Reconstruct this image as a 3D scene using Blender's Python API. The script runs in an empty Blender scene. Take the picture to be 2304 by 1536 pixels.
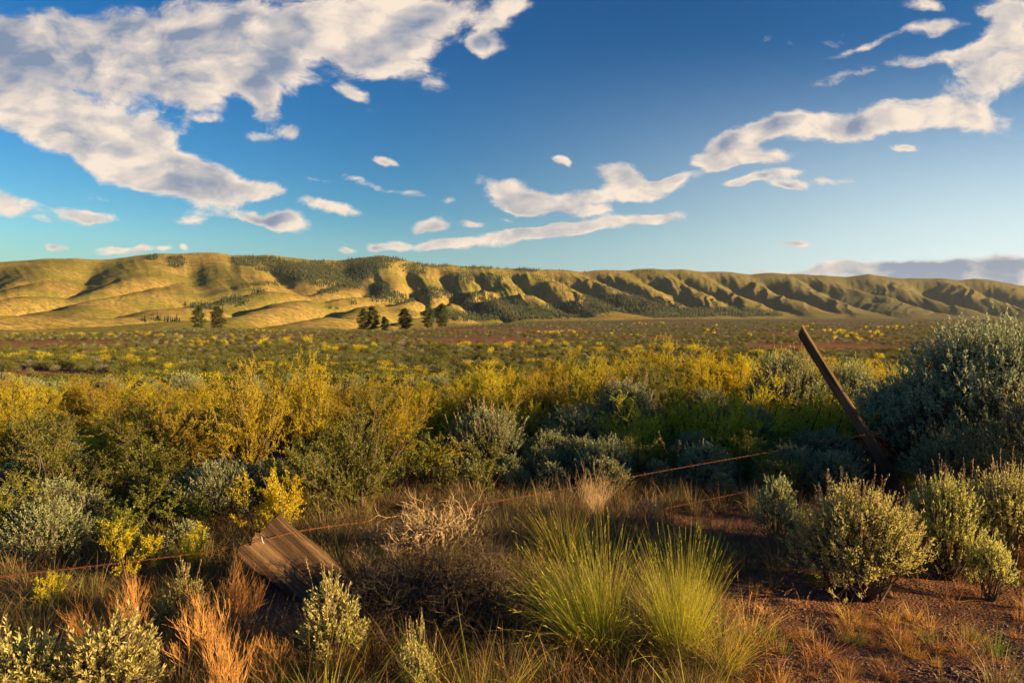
import bpy, math, random
import numpy as np
from mathutils import Vector, Matrix

# ------------------------------------------------------------------ camera
SC = bpy.context.scene
COL = SC.collection
F = 1536.0                       # focal length in px of the 2304 px wide photograph
HZ = 712.0                       # row of the true horizon
CAMZ = 1.9
PITCH = math.atan((768 - HZ) / F)
cam_d = bpy.data.cameras.new("camera")
cam_d.sensor_width = 36.0
cam_d.lens = 24.0
cam_d.clip_start = 0.05
cam_d.clip_end = 60000
cam = bpy.data.objects.new("camera", cam_d)
COL.objects.link(cam)
cam.location = (0, 0, CAMZ)
cam.rotation_euler = (math.pi / 2 - PITCH, 0, 0)
SC.camera = cam
SC.view_settings.view_transform = 'Standard'
SC.view_settings.look = 'None'
SC.view_settings.gamma = 1.0
SC.view_settings.exposure = 1.68
SC.cycles.max_bounces = 5
SC.cycles.diffuse_bounces = 3
SC.cycles.transmission_bounces = 3
SC.cycles.glossy_bounces = 1
SC.cycles.volume_bounces = 0
SC.cycles.use_denoising = True

# ------------------------------------------------------------------ sun and sky
SUN_AZ = math.radians(106)        # clockwise from the view direction (+Y)
SUN_EL = math.radians(10.3)
SUNV = np.array([math.sin(SUN_AZ) * math.cos(SUN_EL), math.cos(SUN_AZ) * math.cos(SUN_EL), math.sin(SUN_EL)])
sun_d = bpy.data.lights.new("sun", 'SUN')
sun_d.energy = 5.0
sun_d.angle = math.radians(0.53)
sun_d.color = (1.0, 0.67, 0.28)
sun = bpy.data.objects.new("sun", sun_d)
COL.objects.link(sun)
sun.location = (60, 15, 40)
sun.rotation_euler = Vector(SUNV).to_track_quat('Z', 'Y').to_euler()

world = bpy.data.worlds.new("World")
SC.world = world
world.use_nodes = True


def pix2uv(px, py):
    cx = (px - 1152) / F
    cz = -(py - 768) / F
    y = math.cos(PITCH) + math.sin(PITCH) * cz
    z = -math.sin(PITCH) + math.cos(PITCH) * cz
    return cx / y, z / y


class NT:
    """small helper to write node trees"""
    def __init__(s, tree):
        s.t = tree

    def n(s, typ, ins=None, **kw):
        nd = s.t.nodes.new(typ)
        for k, v in kw.items():
            setattr(nd, k, v)
        for k, v in (ins or {}).items():
            sock = nd.inputs[k]
            if isinstance(v, bpy.types.NodeSocket):
                s.t.links.new(v, sock)
            else:
                sock.default_value = v
        return nd

    def math(s, op, a, b=0.0, c=0.0, clamp=False):
        nd = s.n('ShaderNodeMath', operation=op, use_clamp=clamp)
        for i, v in enumerate((a, b, c)):
            if isinstance(v, bpy.types.NodeSocket):
                s.t.links.new(v, nd.inputs[i])
            else:
                nd.inputs[i].default_value = v
        return nd.outputs[0]

    def mix(s, fac, a, b, typ='MIX'):
        nd = s.n('ShaderNodeMix', data_type='RGBA', blend_type=typ)
        for k, v in ((0, fac), (6, a), (7, b)):
            if isinstance(v, bpy.types.NodeSocket):
                s.t.links.new(v, nd.inputs[k])
            else:
                nd.inputs[k].default_value = v if k == 0 or len(v) == 4 else tuple(v) + (1,)
        return nd.outputs[2]

    def smooth(s, v, a, b, lo=0.0, hi=1.0):
        nd = s.n('ShaderNodeMapRange', interpolation_type='SMOOTHSTEP')
        s.t.links.new(v, nd.inputs[0])
        for i, x in enumerate((a, b, lo, hi)):
            nd.inputs[i + 1].default_value = x
        return nd.outputs[0]


# px, py, half length, half height, tilt (deg, up to the right), weight
CLOUDS = [
    (60, 130, 300, 95, -5, 1.1), (300, 110, 250, 95, -8, 1.1), (430, 180, 110, 70, -20, 1.0), (520, 40, 220, 70, 0, .9), (700, 90, 170, 90, 0, 1.0), (850, 60, 190, 70, 0, 1.0), (880, 130, 130, 60, -15, 1.1),
    (560, 150, 130, 70, -30, 1.1), (950, 20, 200, 45, 0, .9), (1130, 45, 90, 38, 35, 1.0), (1092, 102, 46, 25, 0, 1.0), (40, 60, 120, 50, 0, .6),
    (790, 200, 50, 22, -20, .9), (655, 287, 30, 22, 20, .9), (600, 300, 60, 16, 0, .5), (590, 235, 60, 34, -45, .9),
    (50, 250, 230, 75, -12, 1.1), (200, 305, 220, 75, -18, 1.2), (320, 360, 190, 68, -20, 1.3), (440, 405, 160, 54, -15, 1.3), (595, 421, 70, 22, -5, 1.1),
    (330, 260, 110, 36, -25, .8), (460, 268, 70, 14, -10, .5), (185, 488, 90, 28, 0, 1.0), (20, 470, 100, 30, -12, .8), (130, 470, 110, 14, -10, .5),
    (595, 487, 70, 22, -5, 1.0), (650, 497, 42, 34, 0, 1.1), (750, 470, 90, 21, -14, 1.1), (470, 482, 120, 18, 0, .5), (425, 500, 40, 12, 0, .7),
    (862, 362, 34, 14, -10, 1.0), (820, 357, 50, 10, 0, .55), (895, 368, 30, 12, -40, .6), (815, 405, 50, 12, -25, .65), (880, 435, 90, 14, -8, .5), (1003, 451, 30, 12, 5, .9),
    (125, 558, 28, 13, 0, 1.0), (270, 562, 70, 15, 2, 1.0), (325, 556, 22, 15, 30, .9), (368, 556, 30, 11, 0, .9), (423, 555, 19, 11, 0, .9),
    (770, 563, 30, 10, 0, .9), (845, 557, 34, 12, 0, 1.0), (895, 550, 38, 14, 0, 1.0), (730, 408, 70, 12, 0, .5),
    (1150, 440, 90, 38, -18, 1.2), (1220, 466, 80, 20, 8, 1.0), (1310, 445, 180, 26, 4, 1.0), (1395, 400, 80, 40, -12, 1.2), (1470, 425, 110, 26, 10, 1.0), (1515, 402, 45, 18, 12, 1.0),
    (985, 555, 80, 13, 4, 1.1), (1150, 538, 170, 20, 8, 1.25), (1310, 512, 190, 18, 7, 1.2), (1480, 488, 100, 14, 4, 1.1), (1330, 478, 80, 14, 0, .9), (965, 515, 56, 18, 5, 1.0), (1068, 508, 42, 14, -8, 1.0), (1140, 498, 40, 10, 0, .7),
    (1265, 362, 32, 14, -15, 1.0), (1640, 340, 90, 48, 20, 1.25), (1690, 360, 120, 18, 4, 1.0), (1625, 378, 40, 12, 10, .7), (1720, 298, 80, 28, 30, 1.0), (1860, 290, 160, 32, 6, 1.1), (1830, 262, 80, 20, 8, .7),
    (2030, 262, 150, 40, 4, 1.1), (2170, 265, 150, 36, -5, 1.1), (2230, 170, 160, 70, 15, 1.15), (2270, 60, 110, 80, 35, 1.1), (2095, 66, 80, 24, 14, 1.0), (1960, 160, 150, 22, 15, .7), (2080, 15, 70, 24, 0, .7), (1930, 110, 90, 12, 20, .5), (2120, 130, 120, 24, 15, .8),
    (1650, 414, 70, 12, 8, .85), (1720, 400, 100, 15, 8, .85), (1772, 420, 52, 13, 0, 1.0), (1860, 403, 70, 13, 5, .7), (2038, 327, 46, 12, 0, 1.0),
    (2060, 614, 280, 26, 2, 1.3), (2250, 596, 240, 44, 5, 1.2), (1900, 606, 120, 16, 4, 1.0), (1795, 553, 46, 10, 0, .9), (1730, 613, 110, 9, 0, .8), (2330, 640, 330, 44, 0, 1.2),
]


def build_world():
    nt = world.node_tree
    nt.nodes.clear()
    w = NT(nt)
    sky = w.n('ShaderNodeTexSky')
    sky.sky_type = 'NISHITA'
    sky.sun_disc = False
    sky.sun_elevation = SUN_EL
    sky.sun_rotation = SUN_AZ
    sky.air_density = 1.0
    sky.dust_density = 0.6
    sky.ozone_density = 2.0
    hs = w.n('ShaderNodeHueSaturation', {'Color': sky.outputs[0], 'Saturation': 1.45, 'Value': .94})
    tint = w.mix(1.0, hs.outputs[0], (.60, .69, .74), 'MULTIPLY')
    gm = w.n('ShaderNodeGamma', {'Color': tint, 'Gamma': 1.3})
    tc = w.n('ShaderNodeTexCoord')
    sep = w.n('ShaderNodeSeparateXYZ', {0: tc.outputs['Generated']})
    yy = w.math('MAXIMUM', sep.outputs[1], 0.05)
    u = w.math('DIVIDE', sep.outputs[0], yy)
    v = w.math('DIVIDE', sep.outputs[2], yy)
    p = w.n('ShaderNodeCombineXYZ', {0: u, 1: v, 2: 0.0}).outputs[0]
    hz_l = w.mix(w.smooth(v, 0.16, -0.02, 0, .7), gm.outputs[0], (2.2, 3.3, 4.6))
    hz_r = w.mix(w.math('MULTIPLY', w.smooth(v, 0.42, 0.0, 0, .85), w.smooth(u, -0.25, 0.85)), hz_l, (5.6, 6.4, 6.7))
    bg_sky = w.n('ShaderNodeBackground', {'Color': hz_r, 'Strength': 0.050})
    # warp of the layout coordinates so cloud outlines are ragged
    wn = w.n('ShaderNodeTexNoise', {'Vector': p, 'Scale': 9.0, 'Detail': 5.0})
    woff = w.n('ShaderNodeVectorMath', {0: wn.outputs['Color'], 1: (.5, .5, .5)}, operation='SUBTRACT')
    wsc = w.n('ShaderNodeVectorMath', {0: woff.outputs[0], 1: (.075, .042, 0)}, operation='MULTIPLY')
    pw = w.n('ShaderNodeVectorMath', {0: p, 1: wsc.outputs[0]}, operation='ADD').outputs[0]
    acc = None
    for (px, py, a, b, rot, wt) in CLOUDS:
        cu, cv = pix2uv(px, py)
        mp = w.n('ShaderNodeMapping', {'Vector': pw, 'Location': (cu, cv, 0), 'Rotation': (0, 0, math.radians(rot)),
                                       'Scale': (a * 1.25 / F, b * 1.25 / F, 1)}, vector_type='TEXTURE')
        gr = w.n('ShaderNodeTexGradient', {0: mp.outputs[0]}, gradient_type='SPHERICAL')
        acc = w.math('MULTIPLY_ADD', gr.outputs[1], wt, acc if acc is not None else 0.0)
    # noise laid out on a cloud deck overhead
    den = w.math('ADD', w.math('MAXIMUM', v, 0.0), 0.25)
    inv = w.math('DIVIDE', 1.0, den)
    nx = w.math('MULTIPLY', u, inv)
    nv = w.n('ShaderNodeCombineXYZ', {0: w.math('MULTIPLY', nx, 0.55), 1: w.math('MULTIPLY', inv, 0.5), 2: 0.0}).outputs[0]
    na = w.n('ShaderNodeTexNoise', {'Vector': nv, 'Scale': 4.2, 'Detail': 5.0, 'Roughness': 0.6, 'Distortion': 0.3}).outputs[0]
    hv = w.n('ShaderNodeVectorMath', {0: pw, 1: (1.0, 1.75, 1.0)}, operation='MULTIPLY').outputs[0]
    hv2 = w.n('ShaderNodeVectorMath', {0: hv, 1: (0.022, -0.02, 0)}, operation='ADD').outputs[0]
    ha = w.n('ShaderNodeTexNoise', {'Vector': hv, 'Scale': 14.0, 'Detail': 9.0, 'Roughness': 0.66, 'Distortion': 0.25}).outputs[0]
    hb = w.n('ShaderNodeTexNoise', {'Vector': hv2, 'Scale': 14.0, 'Detail': 4.0, 'Roughness': 0.5, 'Distortion': 0.25}).outputs[0]
    base = w.math('MINIMUM', acc, 1.0)
    nn = w.math('ADD', w.math('MULTIPLY', na, 0.45), w.math('MULTIPLY', ha, 0.75))
    d = w.math('MULTIPLY_ADD', w.math('SUBTRACT', nn, 0.60), 2.2, w.math('SUBTRACT', base, 0.36))
    alpha = w.smooth(d, -0.10, 0.42)
    lit = w.math('MULTIPLY_ADD', w.math('SUBTRACT', ha, hb), 2.0, 0.90)
    big = w.n('ShaderNodeTexNoise', {'Vector': nv, 'Scale': 1.3, 'Detail': 2.0}).outputs[0]
    lit = w.math('SUBTRACT', lit, w.math('MULTIPLY', w.smooth(big, 0.42, 0.66), 0.15))
    sh = w.n('ShaderNodeTexNoise', {'Vector': hv, 'Scale': 5.5, 'Detail': 4.0, 'Roughness': 0.55, 'Distortion': 0.4}).outputs[0]
    inner = w.smooth(d, 0.15, 0.75)
    lit = w.math('SUBTRACT', lit, w.math('MULTIPLY', w.math('MULTIPLY', w.smooth(sh, 0.42, 0.58), 0.62), inner))
    lit = w.math('SUBTRACT', lit, w.math('MULTIPLY', w.math('MULTIPLY', w.smooth(u, -0.15, -0.6), w.smooth(v, 0.24, 0.40)), 0.40))
    # far bank low on the right is thick and seen from its shaded side
    bank = w.math('MULTIPLY', w.smooth(v, 0.125, 0.06), w.smooth(u, 0.3, 0.5))
    lit = w.math('SUBTRACT', lit, w.math('MULTIPLY', bank, 0.40), clamp=True)
    ccol = w.mix(lit, (0.24, 0.30, 0.42), (1.0, 0.84, 0.68))
    bg_c = w.n('ShaderNodeBackground', {'Color': ccol, 'Strength': 0.31})
    ms = w.n('ShaderNodeMixShader', {0: w.math('MULTIPLY', alpha, 0.96), 1: bg_sky.outputs[0], 2: bg_c.outputs[0]})
    out = w.n('ShaderNodeOutputWorld', {0: ms.outputs[0]})
    world.cycles.sampling_method = 'MANUAL'
    world.cycles.sample_map_resolution = 256


build_world()

# ------------------------------------------------------------------ helpers
rng = np.random.default_rng(7)


def hash2(ix, iy, seed):
    h = (ix.astype(np.int64) * 374761393 + iy.astype(np.int64) * 668265263 + seed * 1442695041) & 0xFFFFFFFF
    h = ((h ^ (h >> 13)) * 1274126177) & 0xFFFFFFFF
    h = h ^ (h >> 16)
    return (h & 0xFFFFFF) / float(0xFFFFFF)


def vnoise(x, y, seed=0):
    x = np.asarray(x, float); y = np.asarray(y, float)
    ix = np.floor(x); iy = np.floor(y)
    fx = x - ix; fy = y - iy
    fx = fx * fx * fx * (fx * (fx * 6 - 15) + 10); fy = fy * fy * fy * (fy * (fy * 6 - 15) + 10)
    a = hash2(ix, iy, seed); b = hash2(ix + 1, iy, seed); c = hash2(ix, iy + 1, seed); d = hash2(ix + 1, iy + 1, seed)
    return (a * (1 - fx) + b * fx) * (1 - fy) + (c * (1 - fx) + d * fx) * fy


def fbm(x, y, oct=4, seed=0, rough=0.5):
    s = 0; a = 1; t = 0
    for i in range(oct):
        s = s + a * vnoise(x * 2 ** i + 17.3 * i, y * 2 ** i - 9.1 * i, seed + i)
        t += a; a *= rough
    return s / t - 0.5


def sstep(a, b, x):
    t = np.clip((x - a) / (b - a), 0, 1)
    return t * t * (3 - 2 * t)


EDGE_PX = [-600, 0, 250, 430, 600, 900, 1050, 1200, 1500, 2304, 3000]
EDGE_E = [46, 44, 38, 30, 33, 34, 22, 12, 5.5, 5, 5]


def ground_z(x, y):
    x = np.asarray(x, float); y = np.asarray(y, float)
    yy = np.maximum(y, 0.5)
    px = 1152 + F * x / yy
    E = np.interp(px, EDGE_PX, EDGE_E)
    drop = E * np.maximum(y, 0) / F
    k = 0.35
    deep = 3.6 * sstep(12.5, 52, y)                                   # the road stands a little above the plain
    base = 1.9 + deep
    m = np.log(np.exp(np.minimum((drop - base) / k, 60)) + 1) * k     # smooth max(base, drop) - base
    z = -m - deep
    r = np.hypot(x, y)
    far = sstep(15, 80, r)
    z = z + fbm(x * 0.35, y * 0.35, 3, 5) * 0.16 * (1 - 0.6 * sstep(3, 1, r)) * (1 - far)
    z = z + fbm(x * 0.02, y * 0.02, 3, 9) * 0.9 * far * (1 - sstep(300, 900, r))
    # the road shoulder, a little higher at the lower right
    z = z + 0.10 * sstep(4.6, 3.2, y) * sstep(0.3, 1.6, x)
    return z


def ground_pt(px, py):
    u, v = pix2uv(px, py)
    zg = 0.0
    for _ in range(12):
        y = (zg - CAMZ) / v
        zg = 0.5 * zg + 0.5 * float(ground_z(u * y, y))
    return u * y, y, float(ground_z(u * y, y))


def new_mesh(name, verts, faces=None, quads=None, tris=None, smooth=False, mat_index=None):
    me = bpy.data.meshes.new(name)
    verts = np.asarray(verts, dtype=np.float32)
    me.vertices.add(len(verts))
    me.vertices.foreach_set('co', verts.ravel())
    loops = []; sizes = []
    if quads is not None and len(quads):
        q = np.asarray(quads, dtype=np.int32)
        loops.append(q.ravel()); sizes.append(np.full(len(q), 4, np.int32))
    if tris is not None and len(tris):
        q = np.asarray(tris, dtype=np.int32)
        loops.append(q.ravel()); sizes.append(np.full(len(q), 3, np.int32))
    lv = np.concatenate(loops); sz = np.concatenate(sizes)
    me.loops.add(len(lv))
    me.loops.foreach_set('vertex_index', lv)
    me.polygons.add(len(sz))
    st = np.concatenate([[0], np.cumsum(sz)[:-1]]).astype(np.int32)
    me.polygons.foreach_set('loop_start', st)
    me.polygons.foreach_set('use_smooth', np.full(len(sz), smooth))
    me.update(calc_edges=True)
    me.validate()
    return me


def link(name, me, mat=None, parent=None, label=None, cat=None, group=None, kind=None, loc=None):
    o = bpy.data.objects.new(name, me)
    COL.objects.link(o)
    if mat is not None and me is not None and len(me.materials) == 0:
        me.materials.append(mat)
    if parent is not None:
        o.parent = parent
    if loc is not None:
        o.location = loc
    tag(o, label, cat, group, kind)
    return o


def tag(o, label=None, cat=None, group=None, kind=None):
    if label: o['label'] = label
    if cat: o['category'] = cat
    if group: o['group'] = group
    if kind: o['kind'] = kind
    return o


def norm(a):
    return a / (np.linalg.norm(a, axis=-1, keepdims=True) + 1e-9)


def tubes(lines, sides=3):
    """lines: list of (pts (n,3), radii (n,)) -> verts, quads"""
    V = []; Q = []; off = 0
    ang = np.arange(sides) * 2 * math.pi / sides
    ca = np.cos(ang); sa = np.sin(ang)
    for pts, rad in lines:
        n = len(pts)
        t = norm(np.gradient(pts, axis=0))
        ref = np.array([0.31, 0.17, 0.93]) if abs(t[0][2]) < 0.8 else np.array([0.93, 0.2, 0.1])
        a = norm(np.cross(t, ref)); b = np.cross(t, a)
        ring = pts[:, None, :] + rad[:, None, None] * (a[:, None, :] * ca[None, :, None] + b[:, None, :] * sa[None, :, None])
        V.append(ring.reshape(-1, 3))
        i = np.arange(n - 1)[:, None] * sides; j = np.arange(sides)[None, :]; k = (j + 1) % sides
        Q.append(np.stack([i + j, i + k, i + sides + k, i + sides + j], -1).reshape(-1, 4) + off)
        off += n * sides
    return np.concatenate(V), np.concatenate(Q)


def leaves(P, A, l, w, r, mid=0.5):
    """diamond leaves at P along A"""
    n = len(P)
    A = norm(A)
    R = r.normal(size=(n, 3))
    W = norm(np.cross(A, R))
    l = np.broadcast_to(l, (n,))[:, None]; w = np.broadcast_to(w, (n,))[:, None]
    v = np.stack([P, P + A * l * mid + W * w * .5, P + A * l, P + A * l * mid - W * w * .5], 1).reshape(-1, 3)
    q = np.arange(n * 4).reshape(-1, 4)
    return v, q


def blades(P, D, L, wd, r, droop=0.5, seg=5, side=None):
    """grass blades: ribbons from P starting along D, bending over"""
    n = len(P)
    D = norm(D)
    t = np.linspace(0, 1, seg + 1)
    L = np.broadcast_to(L, (n,)); wd = np.broadcast_to(wd, (n,)); droop = np.broadcast_to(droop, (n,))
    H = D.copy(); H[:, 2] = 0; H = norm(H + 1e-6)
    pts = P[:, None, :] + D[:, None, :] * (L[:, None] * t)[..., None]
    bend = (L * droop)[:, None] * (t ** 2.2)
    pts = pts + H[:, None, :] * (bend * 0.6)[..., None]
    pts[..., 2] -= bend * 0.7
    W = norm(np.cross(D, r.normal(size=(n, 3))))
    ww = (wd[:, None] * np.clip(1.05 - t ** 1.5, 0.05, 1))[..., None] * W[:, None, :] * .5
    v = np.stack([pts - ww, pts + ww], 2).reshape(-1, 3)
    i = np.arange(n)[:, None] * (seg + 1) * 2; j = np.arange(seg)[None, :] * 2
    b = i + j
    q = np.stack([b, b + 1, b + 3, b + 2], -1).reshape(-1, 4)
    return v, q


def merge(parts):
    V = []; Q = []; off = 0
    for v, q in parts:
        V.append(v); Q.append(q + off); off += len(v)
    return np.concatenate(V), np.concatenate(Q)


# ------------------------------------------------------------------ materials
def new_mat(name):
    m = bpy.data.materials.new(name)
    m.use_nodes = True
    m.node_tree.nodes.clear()
    return m, NT(m.node_tree)


def leaf_mat(name, cols, trans=0.35, rough=0.55, spec=0.25, objvar=0.25):
    """cols: list of colours chosen per leaf; whole plants vary a little"""
    m, w = new_mat(name)
    g = w.n('ShaderNodeNewGeometry')
    oi = w.n('ShaderNodeObjectInfo')
    cr = w.n('ShaderNodeValToRGB', {0: g.outputs['Random Per Island']})
    e = cr.color_ramp.elements
    e[0].position = 0; e[0].color = tuple(cols[0]) + (1,)
    e[1].position = 1; e[1].color = tuple(cols[-1]) + (1,)
    for i, c in enumerate(cols[1:-1]):
        x = e.new((i + 1) / (len(cols) - 1)); x.color = tuple(c) + (1,)
    val = w.math('MULTIPLY_ADD', oi.outputs['Random'], objvar * 2, 1 - objvar)
    hue = w.math('MULTIPLY_ADD', oi.outputs['Random'], 0.035, 0.4825)
    hs = w.n('ShaderNodeHueSaturation', {'Color': cr.outputs[0], 'Value': val, 'Hue': hue})
    c = hs.outputs[0]
    pb = w.n('ShaderNodeBsdfPrincipled', {'Base Color': c, 'Roughness': rough, 'Specular IOR Level': spec})
    tr = w.n('ShaderNodeBsdfTranslucent', {'Color': c})
    ms = w.n('ShaderNodeMixShader', {0: trans, 1: pb.outputs[0], 2: tr.outputs[0]})
    w.n('ShaderNodeOutputMaterial', {0: ms.outputs[0]})
    return m


def wood_mat(name, c1, c2, scale=(40, 40, 3), c3=None, bump=0.6, rough=0.85):
    m, w = new_mat(name)
    tc = w.n('ShaderNodeTexCoord')
    mp = w.n('ShaderNodeMapping', {'Vector': tc.outputs['Object'], 'Scale': scale})
    nz = w.n('ShaderNodeTexNoise', {'Vector': mp.outputs[0], 'Scale': 1.0, 'Detail': 8.0, 'Roughness': 0.65})
    mp2 = w.n('ShaderNodeMapping', {'Vector': tc.outputs['Object'], 'Scale': tuple(s * .22 for s in scale)})
    nz2 = w.n('ShaderNodeTexNoise', {'Vector': mp2.outputs[0], 'Scale': 1.0, 'Detail': 4.0})
    c = w.mix(w.smooth(nz.outputs[0], 0.35, 0.65), c1, c2)
    c = w.mix(w.smooth(nz2.outputs[0], 0.45, 0.7), c, c3 or tuple(x * .6 for x in c1))
    bp = w.n('ShaderNodeBump', {'Strength': bump, 'Distance': 0.02, 'Height': nz.outputs[0]})
    pb = w.n('ShaderNodeBsdfPrincipled', {'Base Color': c, 'Roughness': rough, 'Specular IOR Level': 0.2, 'Normal': bp.outputs[0]})
    w.n('ShaderNodeOutputMaterial', {0: pb.outputs[0]})
    return m


M_BITTER = leaf_mat('bitterbrush_leaf', [(.40, .36, .018), (.62, .50, .02), (.76, .58, .025), (.50, .44, .02)], trans=.58, objvar=.2)
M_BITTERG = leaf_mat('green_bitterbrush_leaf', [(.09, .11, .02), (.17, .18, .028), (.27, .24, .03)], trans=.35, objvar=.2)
M_SAGE = leaf_mat('sagebrush_leaf', [(.20, .24, .12), (.31, .34, .17), (.40, .40, .20), (.14, .17, .085)], trans=.3, objvar=.22, rough=.6)
M_SAGEB = leaf_mat('big_sagebrush_leaf', [(.22, .29, .18), (.34, .41, .25), (.45, .50, .31), (.16, .21, .13)], trans=.3, objvar=.08, rough=.6)
M_SAGEY = leaf_mat('pale_sagebrush_leaf', [(.34, .34, .10), (.52, .48, .15), (.62, .55, .21), (.26, .27, .08)], trans=.42, objvar=.1, rough=.6)
M_FARG = leaf_mat('far_green_leaf', [(.06, .07, .018), (.10, .11, .022), (.16, .14, .025)], trans=.25, objvar=.35)
M_FARS = leaf_mat('far_sage_leaf', [(.12, .13, .07), (.20, .20, .11), (.26, .24, .14)], trans=.2, objvar=.4)
M_PINEF = leaf_mat('far_pine_needles', [(.018, .028, .010), (.030, .042, .014)], trans=.0, objvar=.3)
M_SEED = leaf_mat('dry_seed_head', [(.30, .19, .12), (.38, .25, .16), (.24, .15, .10)], trans=.2, objvar=.1)
M_GRASSY = leaf_mat('bunchgrass_blade', [(.22, .25, .02), (.36, .34, .03), (.50, .38, .06), (.27, .28, .02), (.44, .30, .06)], trans=.5, objvar=.1)
M_GRASSG = leaf_mat('green_blade', [(.06, .12, .02), (.12, .20, .03), (.18, .24, .04)], trans=.35, objvar=.15)
M_DRY = leaf_mat('dry_grass_blade', [(.42, .21, .06), (.56, .30, .09), (.32, .15, .05), (.50, .29, .06)], trans=.3, objvar=.25)
M_DRYD = leaf_mat('weathered_grass_blade', [(.20, .13, .065), (.30, .19, .09), (.13, .10, .05), (.16, .15, .045)], trans=.3, objvar=.3)
M_TWIG = wood_mat('orange_twig_bark', (.42, .20, .06), (.58, .32, .11), (30, 30, 30), bump=.1)
M_BARK = wood_mat('shrub_bark', (.07, .05, .04), (.13, .10, .075), (40, 40, 40), bump=.2)
M_DEAD = wood_mat('dead_branch_bark', (.30, .21, .12), (.46, .33, .19), (25, 25, 25), bump=.2)
M_DEADD = wood_mat('dark_dead_branch_bark', (.045, .032, .024), (.10, .07, .05), (25, 25, 25), bump=.2)
M_PINE = leaf_mat('pine_needles', [(.028, .045, .016), (.045, .062, .02), (.07, .075, .02)], trans=.1, objvar=.25)
M_PBARK = wood_mat('pine_bark', (.10, .06, .04), (.16, .10, .07), (3, 3, 1), bump=.3)
M_RUST = wood_mat('rusty_wire', (.20, .07, .03), (.09, .035, .02), (60, 60, 60), bump=.2, rough=.7)


# ------------------------------------------------------------------ the plain: individuals then one mass
def red_patch(px, py):
    m = np.zeros_like(px)
    for (cx, cy, a, b) in [(60, 848, 330, 22), (120, 774, 280, 11), (1080, 768, 260, 11), (1000, 742, 110, 4), (1850, 784, 360, 12), (1200, 744, 200, 4), (1420, 805, 140, 9), (500, 800, 160, 5)]:
        m = np.maximum(m, 1 - np.hypot((px - cx) / a, (py - cy) / b))
    return m


# ------------------------------------------------------------------ ground
def build_ground():
    na = 620
    radii = np.concatenate([np.linspace(0.0, 2.0, 8)[1:], np.geomspace(2.1, 40, 330), np.geomspace(41, 12000, 170)])
    front = np.linspace(-52, 52, na - 60)
    back = np.linspace(52, 308, 61)[1:-1]
    az = np.radians(np.concatenate([front, back]))
    n_a = len(az)
    A, R = np.meshgrid(az, radii)
    X = R * np.sin(A); Y = R * np.cos(A)
    Z = ground_z(X, Y)
    small = np.where(R < 30, fbm(X * 6, Y * 6, 3, 31) * 0.03 * (1 - sstep(8, 30, R)), 0)
    Z = Z + small
    v = np.stack([X, Y, Z], -1).reshape(-1, 3)
    v = np.concatenate([v, [[0, 0, float(ground_z(0, 0))]]])
    nr = len(radii)
    i = np.arange(nr - 1)[:, None]; j = np.arange(n_a)[None, :]; k = (j + 1) % n_a
    q = np.stack([i * n_a + j, (i + 1) * n_a + j, (i + 1) * n_a + k, i * n_a + k], -1).reshape(-1, 4)
    c = len(v) - 1
    j = np.arange(n_a)
    tr = np.stack([np.full(n_a, c), j, (j + 1) % n_a], -1)
    me = new_mesh('ground', v, quads=q, tris=tr, smooth=True)
    yv = np.maximum(v[:, 1], 1.0)
    pxv = 1152 + F * v[:, 0] / yv; pyv = HZ + (CAMZ - v[:, 2]) * F / yv
    rp = np.where((v[:, 1] > 14), np.clip((red_patch(pxv, pyv) + fbm(pxv / 60, pyv / 3, 3, 44) * .8) * 3, 0, 1), 0)
    at_ = me.attributes.new('bare', 'FLOAT', 'POINT'); at_.data.foreach_set('value', rp.astype(np.float32))
    m, w = new_mat('dry_soil')
    tc = w.n('ShaderNodeTexCoord')
    co = tc.outputs['Object']
    n1 = w.n('ShaderNodeTexNoise', {'Vector': co, 'Scale': 0.9, 'Detail': 6.0, 'Roughness': .6}).outputs[0]
    n2 = w.n('ShaderNodeTexNoise', {'Vector': co, 'Scale': 22.0, 'Detail': 6.0, 'Roughness': .7}).outputs[0]
    n3 = w.n('ShaderNodeTexVoronoi', {'Vector': co, 'Scale': 55.0}, feature='F1')
    n4 = w.n('ShaderNodeTexNoise', {'Vector': co, 'Scale': 0.03, 'Detail': 4.0}).outputs[0]
    c = w.mix(w.smooth(n1, .35, .65), (.19, .075, .04), (.28, .12, .06))
    c = w.mix(w.smooth(n2, .35, .7), c, (.10, .06, .04))
    c = w.mix(w.smooth(n3.outputs['Distance'], .25, .08, 0, .5), c, n3.outputs['Color'])
    c = w.mix(w.math('MULTIPLY', w.smooth(n3.outputs['Distance'], .3, .1), 0.0), c, c)
    sepc = w.n('ShaderNodeSeparateXYZ', {0: co})
    dist = w.n('ShaderNodeVectorMath', {0: co}, operation='LENGTH').outputs['Value']
    farmix = w.smooth(dist, 14.0, 30.0)
    bare = w.n('ShaderNodeAttribute', attribute_name='bare').outputs['Fac']
    c2 = w.mix(w.smooth(n4, .52, .62), (.13, .10, .045), (.32, .10, .04))
    c = w.mix(farmix, c, c2)
    c = w.mix(w.math('MULTIPLY', bare, .8), c, (.25, .09, .045))
    c = w.mix(w.math('MULTIPLY', w.math('MULTIPLY', w.smooth(dist, 120.0, 400.0), .85), w.math('SUBTRACT', 1.0, bare)), c, (.11, .105, .045))
    bp = w.n('ShaderNodeBump', {'Strength': .9, 'Distance': .03, 'Height': w.math('ADD', n2, w.math('MULTIPLY', n3.outputs['Distance'], -.8))})
    pb = w.n('ShaderNodeBsdfPrincipled', {'Base Color': c, 'Roughness': .95, 'Specular IOR Level': .1, 'Normal': bp.outputs[0]})
    w.n('ShaderNodeOutputMaterial', {0: pb.outputs[0]})
    link('ground', me, m, kind='structure')


build_ground()

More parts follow.
